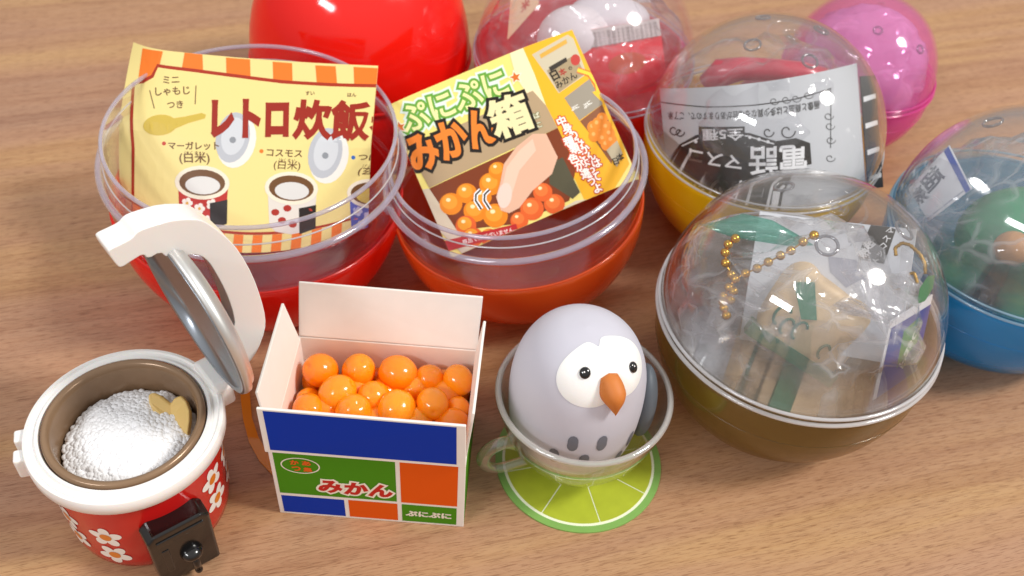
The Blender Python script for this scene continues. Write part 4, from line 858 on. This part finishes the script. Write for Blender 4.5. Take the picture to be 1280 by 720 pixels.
for ch_, a, z in (('み', .235, .42), ('か', .37, .42), ('ん', .50, .42)):
    sb.text(ch_, (W_ * a, HB * z), (W_ * a + .46, HB * z), PR_, .055, .42, False, outline=[(.15, PW)], skew=.12)
sb.text('ぷにぷに', (W_ * .69, HB * .13), (W_ * .93, HB * .13), PW, .05, .19, False)
adopt(sb.finish(None, 'lettering'), fw_)
# tangerines
def tang_mat():
    m, n, l = new_mat('tangerine_skin'); o = n.new('ShaderNodeOutputMaterial'); p = n.new('ShaderNodeBsdfPrincipled')
    p.inputs['Base Color'].default_value = lin('#f98a0c'); p.inputs['Roughness'].default_value = .16; p.inputs['Subsurface Weight'].default_value = .5
    p.inputs['Subsurface Radius'].default_value = (1, .35, .05); p.inputs['Subsurface Scale'].default_value = .0012; p.inputs['Coat Weight'].default_value = .4; p.inputs['Coat Roughness'].default_value = .05
    i = n.new('ShaderNodeObjectInfo'); r_ = n.new('ShaderNodeValToRGB'); r_.color_ramp.elements[0].color = lin('#ff9e18'); r_.color_ramp.elements[1].color = lin('#fc8c0e'); l.new(i.outputs['Random'], r_.inputs[0]); l.new(r_.outputs[0], p.inputs['Base Color'])
    b, z = bump_in(n, l, 700, .25, .0003); l.new(b.outputs[0], p.inputs['Normal']); l.new(p.outputs[0], o.inputs[0]); return m
TG = tang_mat(); m = MB(); m.ell((0, 0, 0), (.40, .40, .44), n=28, k=18)
vs = []
for v in m.v:
    r_ = math.hypot(v[0], v[1]); k = math.exp(-(r_ / .07) ** 2) if v[2] > 0 else 0; k2 = math.exp(-((r_ - .11) / .03) ** 2) if v[2] > 0 else 0; vs.append((v[0], v[1], v[2] - .05 * k + .012 * k2))
m.v = vs; t_me = None
def tangerine(p, s, rot):
    global t_me
    if t_me is None: o = m.build('tangerine', TG); t_me = o.data
    else: o = bpy.data.objects.new('tangerine', t_me); sc.collection.objects.link(o)
    o.location = tuple(c * S for c in p); o.scale = (s, s, s); o.rotation_euler = rot
    return tag(o, 'small glossy orange toy tangerine heaped in the open carton', 'tangerine', 'tangerines in the carton')
Z = zoomer(4.267, 320, 420); rt = random.Random(3)
tops = [(345, 185, 88, 2.0), (548, 185, 86, 2.0), (758, 200, 94, 2.05), (925, 228, 74, 1.9), (1080, 238, 78, 1.95), (435, 305, 92, 2.05), (630, 330, 86, 1.95), (940, 362, 84, 2.05), (750, 395, 98, 2.05), (520, 405, 92, 2.0), (1075, 395, 66, 1.75), (285, 345, 66, 1.6), (285, 395, 86, 1.85), (1050, 470, 86, 1.75), (840, 340, 60, 1.45), (645, 230, 60, 1.5)]
for px, py, r, z in tops:
    p = on_z(*Z(px, py), z); R_ = r / 4.267 * np.linalg.norm(p - CAM) / FPX
    p[0] = min(max(p[0], X0 + TK + R_), X1 - TK - R_); p[1] = min(max(p[1], Y0 + TK + R_), Y1 - TK - R_); tangerine(p, R_ / .385, (rt.uniform(-1.3, 1.1), rt.uniform(-.7, .7), rt.uniform(0, 6)))
for px, py, z in ((850, 285, 1.75), (690, 300, 1.7), (530, 300, 1.7), (1010, 320, 1.7), (380, 400, 1.75), (860, 460, 1.8), (640, 450, 1.75), (1000, 250, 1.6)):
    p = on_z(*Z(px, py), z); p[1] = min(max(p[1], Y0 + .45), Y1 - .45); tangerine(p, .88, (rt.uniform(-1.3, 1.1), rt.uniform(-.7, .7), rt.uniform(0, 6)))
for j in range(4):
    for i in range(5): tangerine((X0 + .48 + .785 * i, Y0 + .46 + .73 * j, 1.42 + rt.uniform(-.03, .05)), .95, (rt.uniform(-1.4, 1.4), rt.uniform(-1, 1), rt.uniform(0, 6)))

# ------------------------------------------------------------------ bird in a cup on a lime coaster
CO = np.array([1.88, 13.95, 0]); CU = np.array([1.76, 13.98, 0.0])
co = thing('coaster', 'round lime slice paper coaster under the clear cup', 'coaster', CO)
m = MB(); m.lathe([(0.01, 0), (1.96, 0), (1.96, .04), (0.01, .04)], 96); m.build('rind', plain('lime_rind', '#7fac55', .55, var=.05), co, autos=.7)
m = MB(); m.lathe([(0.01, .041), (1.80, .041), (1.80, .047), (0.01, .047)], 96); m.build('pith', plain('lime_pith', '#eaefd2', .5), co, autos=.7)
LIM = plain('lime_flesh', '#adb82e', .5, var=.07, vscale=300); nseg = 8
for k in range(nseg):
    a0 = 2 * math.pi * k / nseg + .30; pts = []; mid = a0 + math.pi / nseg
    for i in range(15):
        w = a0 + 2 * math.pi / nseg * i / 14; pts.append((1.73 * math.cos(w), 1.73 * math.sin(w)))
    pts.append((0.0, 0.0)); cx_, cz_ = .035 * math.cos(mid), .035 * math.sin(mid)
    pts = [(a * .985 + cx_, b * .985 + cz_) for a, b in pts]; m = MB(); m.prism(pts, lambda a, b, h: (a, b, h), .047, .055); m.build('lime_segment', LIM, co, smooth=False)
# cup
CUP = clear('cup_plastic', (.97, .975, .965, 1), base=.03, gain=.85, power=2.4, milk=.02, milk_col=(.9, .92, .89, 1), rough=.04)
cup = thing('cup', 'small clear plastic cup with looped handle holding the bird', 'cup', CU + np.array([0, 0, .056]))
co_p = [(.0, 0), (.72, 0), (.78, .05), (.78, .12), (.74, .2), (.80, .28), (1.05, .45), (1.38, .85), (1.66, 1.35), (1.83, 1.95), (1.91, 2.42), (1.93, 2.5)]
ci_p = [(1.85, 2.5), (1.81, 2.4), (1.73, 1.95), (1.56, 1.38), (1.28, .92), (.96, .55), (.6, .38), (0.0, .34)]
m = MB(); m.lathe(co_p + ci_p, 96); cb_ = m.build('bowl', CUP, cup, autos=1.0)
m = MB(); m.tube([(1.89 * math.cos(a), 1.89 * math.sin(a), 2.5) for a in [2 * math.pi * i / 110 for i in range(110)]], .07, 12, 0, True); m.build('rim', clear('cup_rim', (.95, .95, .94, 1), base=.1, gain=.8, milk=.4, milk_col=(.95, .94, .93, 1), power=3, rough=.08), cb_)
m = MB(); m.tube([(.74 * math.cos(a), .74 * math.sin(a), .08) for a in [2 * math.pi * i / 80 for i in range(80)]], .075, 10, 0, True); m.build('foot_ring', EDGE, cb_)
haz = math.radians(-158); hr = np.array([math.cos(haz), math.sin(haz), 0])
hpth = [hr * a + ez * b for a, b in ((1.40, 1.05), (1.68, 1.28), (1.98, 1.28), (2.2, 1.1), (2.27, .82), (2.15, .52), (1.88, .36), (1.5, .36), (1.05, .42))]
dense = []
for i in range(len(hpth) - 1):
    p0, p1, p2, p3 = hpth[max(i - 1, 0)], hpth[i], hpth[i + 1], hpth[min(i + 2, len(hpth) - 1)]
    for k in range(5):
        t_ = k / 5; dense.append(tuple(.5 * ((2 * p1) + (p2 - p0) * t_ + (2 * p0 - 5 * p1 + 4 * p2 - p3) * t_ ** 2 + (3 * p1 - p0 - 3 * p2 + p3) * t_ ** 3)))
dense.append(tuple(hpth[-1])); m = MB(); m.tube(dense, .155, 16, 0, False, (1, .8)); m.build('handle', clear('cup_handle', (.96, .965, .95, 1), base=.10, gain=.9, power=2, milk=.14, milk_col=(.93, .94, .9, 1), rough=.05), cup)
# bird
BD = CU + np.array([-.17, .08, 0]); zb0 = .46
bprof = [(0.01, 0), (.45, .03), (.84, .14), (1.1, .38), (1.28, .75), (1.37, 1.2), (1.41, 1.7), (1.42, 2.2), (1.38, 2.7), (1.28, 3.15), (1.08, 3.58), (.80, 3.88), (.44, 4.06), (0.01, 4.12)]
zz = [p[1] for p in bprof]; rr = [p[0] * (1.05 if p[1] > .6 else 1.0) for p in bprof]
dzs = np.linspace(0, 4.12, 60)
from numpy import interp
def catm(z):                                                    # smooth radius of the body at height z
    i = max(0, min(len(zz) - 2, int(np.searchsorted(zz, z) - 1))); t_ = (z - zz[i]) / (zz[i + 1] - zz[i])
    m0 = (rr[min(i + 1, len(rr) - 1)] - rr[max(i - 1, 0)]) / (zz[min(i + 1, len(zz) - 1)] - zz[max(i - 1, 0)]); m1 = (rr[min(i + 2, len(rr) - 1)] - rr[i]) / (zz[min(i + 2, len(zz) - 1)] - zz[i]); h = zz[i + 1] - zz[i]
    return (2 * t_ ** 3 - 3 * t_ ** 2 + 1) * rr[i] + (t_ ** 3 - 2 * t_ ** 2 + t_) * h * m0 + (-2 * t_ ** 3 + 3 * t_ ** 2) * rr[i + 1] + (t_ ** 3 - t_ ** 2) * h * m1
full = [(rr[0], 0)] + [(max(.01, catm(z)), z) for z in [4.12 * (1 - math.cos(math.pi * k / 40)) / 2 for k in range(1, 40)]] + [(0.01, 4.12)]
bd = thing('bird_figure', 'pale lavender grey round bird with white face and orange beak sitting in the cup', 'figurine', BD + np.array([0, 0, zb0]))
BV = plain('bird_vinyl', '#c6c4cf', .5, sss=.3, sss_scale=.002, sssr=(1, .9, .9), spec=.35)
m = MB(); m.lathe(full, 80); bo = m.build('body', BV, bd)
def bird_hit(px, py):
    d = ray(px, py)
    for i in range(6000):
        p = CAM + d * (14 + i * .002) - BD - np.array([0, 0, zb0])
        if 0 < p[2] < 4.12 and math.hypot(p[0], p[1]) <= catm(p[2]): return math.atan2(p[1], p[0]), p[2]
    return None
FA, FZ = bird_hit(760, 464)
ZG = np.linspace(.02, 4.1, 240); RG = np.array([catm(q) for q in ZG]); SG = np.concatenate([[0], np.cumsum(np.hypot(np.diff(ZG), np.diff(RG)))])   # arc length up the body
def bsurf(s, t, lift=0.0, a0=None, z0=None):
    a0 = FA if a0 is None else a0; z0 = FZ if z0 is None else z0; z = min(max(float(np.interp(np.interp(z0, ZG, SG) + t, SG, ZG)), .02), 4.09); r_ = catm(z); a = a0 + s / max(catm(z0), .3)
    dz = (catm(min(z + .02, 4.11)) - catm(max(z - .02, .01))) / .04; nn = np.array([math.cos(a), math.sin(a), -dz]); nn /= np.linalg.norm(nn)
    return np.array([r_ * math.cos(a), r_ * math.sin(a), z]) + nn * lift, nn
def patch(name, bound, mat, lift, a0=None, z0=None, edge=.03, n=120, K=8):
    v = [bsurf(0, 0, lift, a0, z0)[0]]
    for k in range(1, K + 1):
        q = k / K
        for i in range(n):
            w = 2 * math.pi * i / n; R_ = bound(w); v.append(bsurf(R_ * q * math.cos(w), R_ * q * math.sin(w), max(lift * (1 - q ** 8), .007), a0, z0)[0])
    f = [(0, 1 + i, 1 + (i + 1) % n) for i in range(n)] + [(1 + k * n + i, 1 + (k + 1) * n + i, 1 + (k + 1) * n + (i + 1) % n, 1 + k * n + (i + 1) % n) for k in range(K - 1) for i in range(n)]
    m = MB(); m.add(v, f); return m.build(name, mat, bd)
def mask_bound(w):                                              # two round lobes joined at the middle, notch on top
    best = 0
    for c in (-.43, .43):
        cx, cz, R_ = c, .02 if c else 0, .60
        b = math.cos(w) * cx + math.sin(w) * cz; disc = b * b - (cx * cx + cz * cz - R_ * R_)
        if disc >= 0: best = max(best, b + math.sqrt(disc))
    return best * (1 + .0 * math.sin(w))
mb_s = lambda w: .45 + (.07 if math.sin(w) < 0 else 0) * math.sin(w) ** 2 + .58 * (math.cos(w) ** 2 + .012) ** .42
patch('face_mask', mb_s, plain('bird_white', '#f1f0ee', .5, sss=.1, bump=.12, bscale=500), .04)
EYE = plain('eye_black', '#0a0a0c', .15, coat=.6)
for px, py in ((731, 466), (789, 459)):
    a, z = bird_hit(px, py); p, nn = bsurf(0, 0, .05, a, z); m = MB(); q = Vector(tuple(nn)).to_track_quat('Z', 'Y').to_matrix(); m.ell(tuple(p), (.115, .125, .06), q, 20, 12); ey = m.build('eye', EYE, bd)
    m = MB(); m.ell(tuple(p + nn * .055 + np.array([-.02, -.01, .04])), (.018, .018, .01), q, 8, 6); m.build('glint', plain('eye_glint', '#ffffff', .3), ey)
a, z = bird_hit(763, 486); p, nn = bsurf(0, 0, 0, a, z); tz = np.cross(nn, np.cross([0, 0, 1.0], nn)); tz /= np.linalg.norm(tz); tx = np.cross(tz, nn)
m = MB(); v = []; f = []; n_ = 20; K = 14                         # beak: broad above, pointed below, bulging out
for k in range(K + 1):
    t_ = k / K; y = .36 - .86 * t_; wd = .27 * math.sin(math.pi * min(1, t_ * .62 + .18)) ** .9 * (1 - max(0, t_ - .45) ** 1.6 * 2.1) ; wd = max(wd, .005) if 0 < k < K else .005
    dp = .36 * math.sin(math.pi * (.12 + .8 * t_)) ** 1.1
    for i in range(n_):
        w = math.pi * 2 * i / n_; v.append(p + tx * (wd * math.cos(w)) + tz * (y - .1 * max(0, math.sin(w)) * t_) + nn * (.04 + dp * max(-.2, math.sin(w)) * (wd / .27) ** .4))
for k in range(K):
    for i in range(n_): f.append((k * n_ + i, k * n_ + (i + 1) % n_, (k + 1) * n_ + (i + 1) % n_, (k + 1) * n_ + i))
m.add(v, f); m.build('beak', plain('beak_orange', '#c9752f', .6, sss=.15, sss_scale=.001, bump=.1, bscale=300), bd)
SPOT = plain('feather_grey', '#6a6d78', .55)
def drop(w): return .15 * (1 - .35 * math.sin(w)) if math.sin(w) < .3 else .15 * (1 - .35 * math.sin(w)) * (1 + .75 * (math.sin(w) - .3))
for px, py in ((715.5, 557), (752, 556.5), (786.5, 550.5), (729, 578), (771, 573), (692, 571), (810, 561)):
    h = bird_hit(px, py)
    if h: patch('feather_spot', lambda w: 1 / math.sqrt((math.cos(w) / .115) ** 2 + (math.sin(w) / .2) ** 2) + (.13 * max(0, math.sin(w)) ** 6), SPOT, .012, h[0], h[1], n=28, K=4)
WNG = plain('wing_grey', '#596068', .55)
for a0, zc in ((FA + 1.12, 1.75),):
    p, nn = bsurf(0, 0, .0, a0, zc); m = MB(); q = Matrix(((nn[0], -math.sin(a0), 0), (nn[1], math.cos(a0), 0), (nn[2], 0, 1)))
    m.ell(tuple(p + nn * .02), (.30, .62, 1.05), q, 28, 18); m.build('wing', WNG, bd)

# ------------------------------------------------------------------ thin amber shape on the table between cooker and box
AMB = clear('amber_translucent', (1.0, 0.66, 0.16, 1), base=.04, gain=.5, milk=.8, trans=.2, milk_col=lin('#f2a234'))  # even translucent amber for a thin curved outline just above the table
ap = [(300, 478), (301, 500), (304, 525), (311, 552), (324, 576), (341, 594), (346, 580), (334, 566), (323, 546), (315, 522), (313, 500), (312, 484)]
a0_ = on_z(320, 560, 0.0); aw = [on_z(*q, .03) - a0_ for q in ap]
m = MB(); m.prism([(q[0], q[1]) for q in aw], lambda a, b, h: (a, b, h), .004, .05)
o = m.build('amber_strip', AMB, None, smooth=False, loc=a0_); tag(o, 'curved amber strip between the rice cooker and the fruit carton', 'strip')
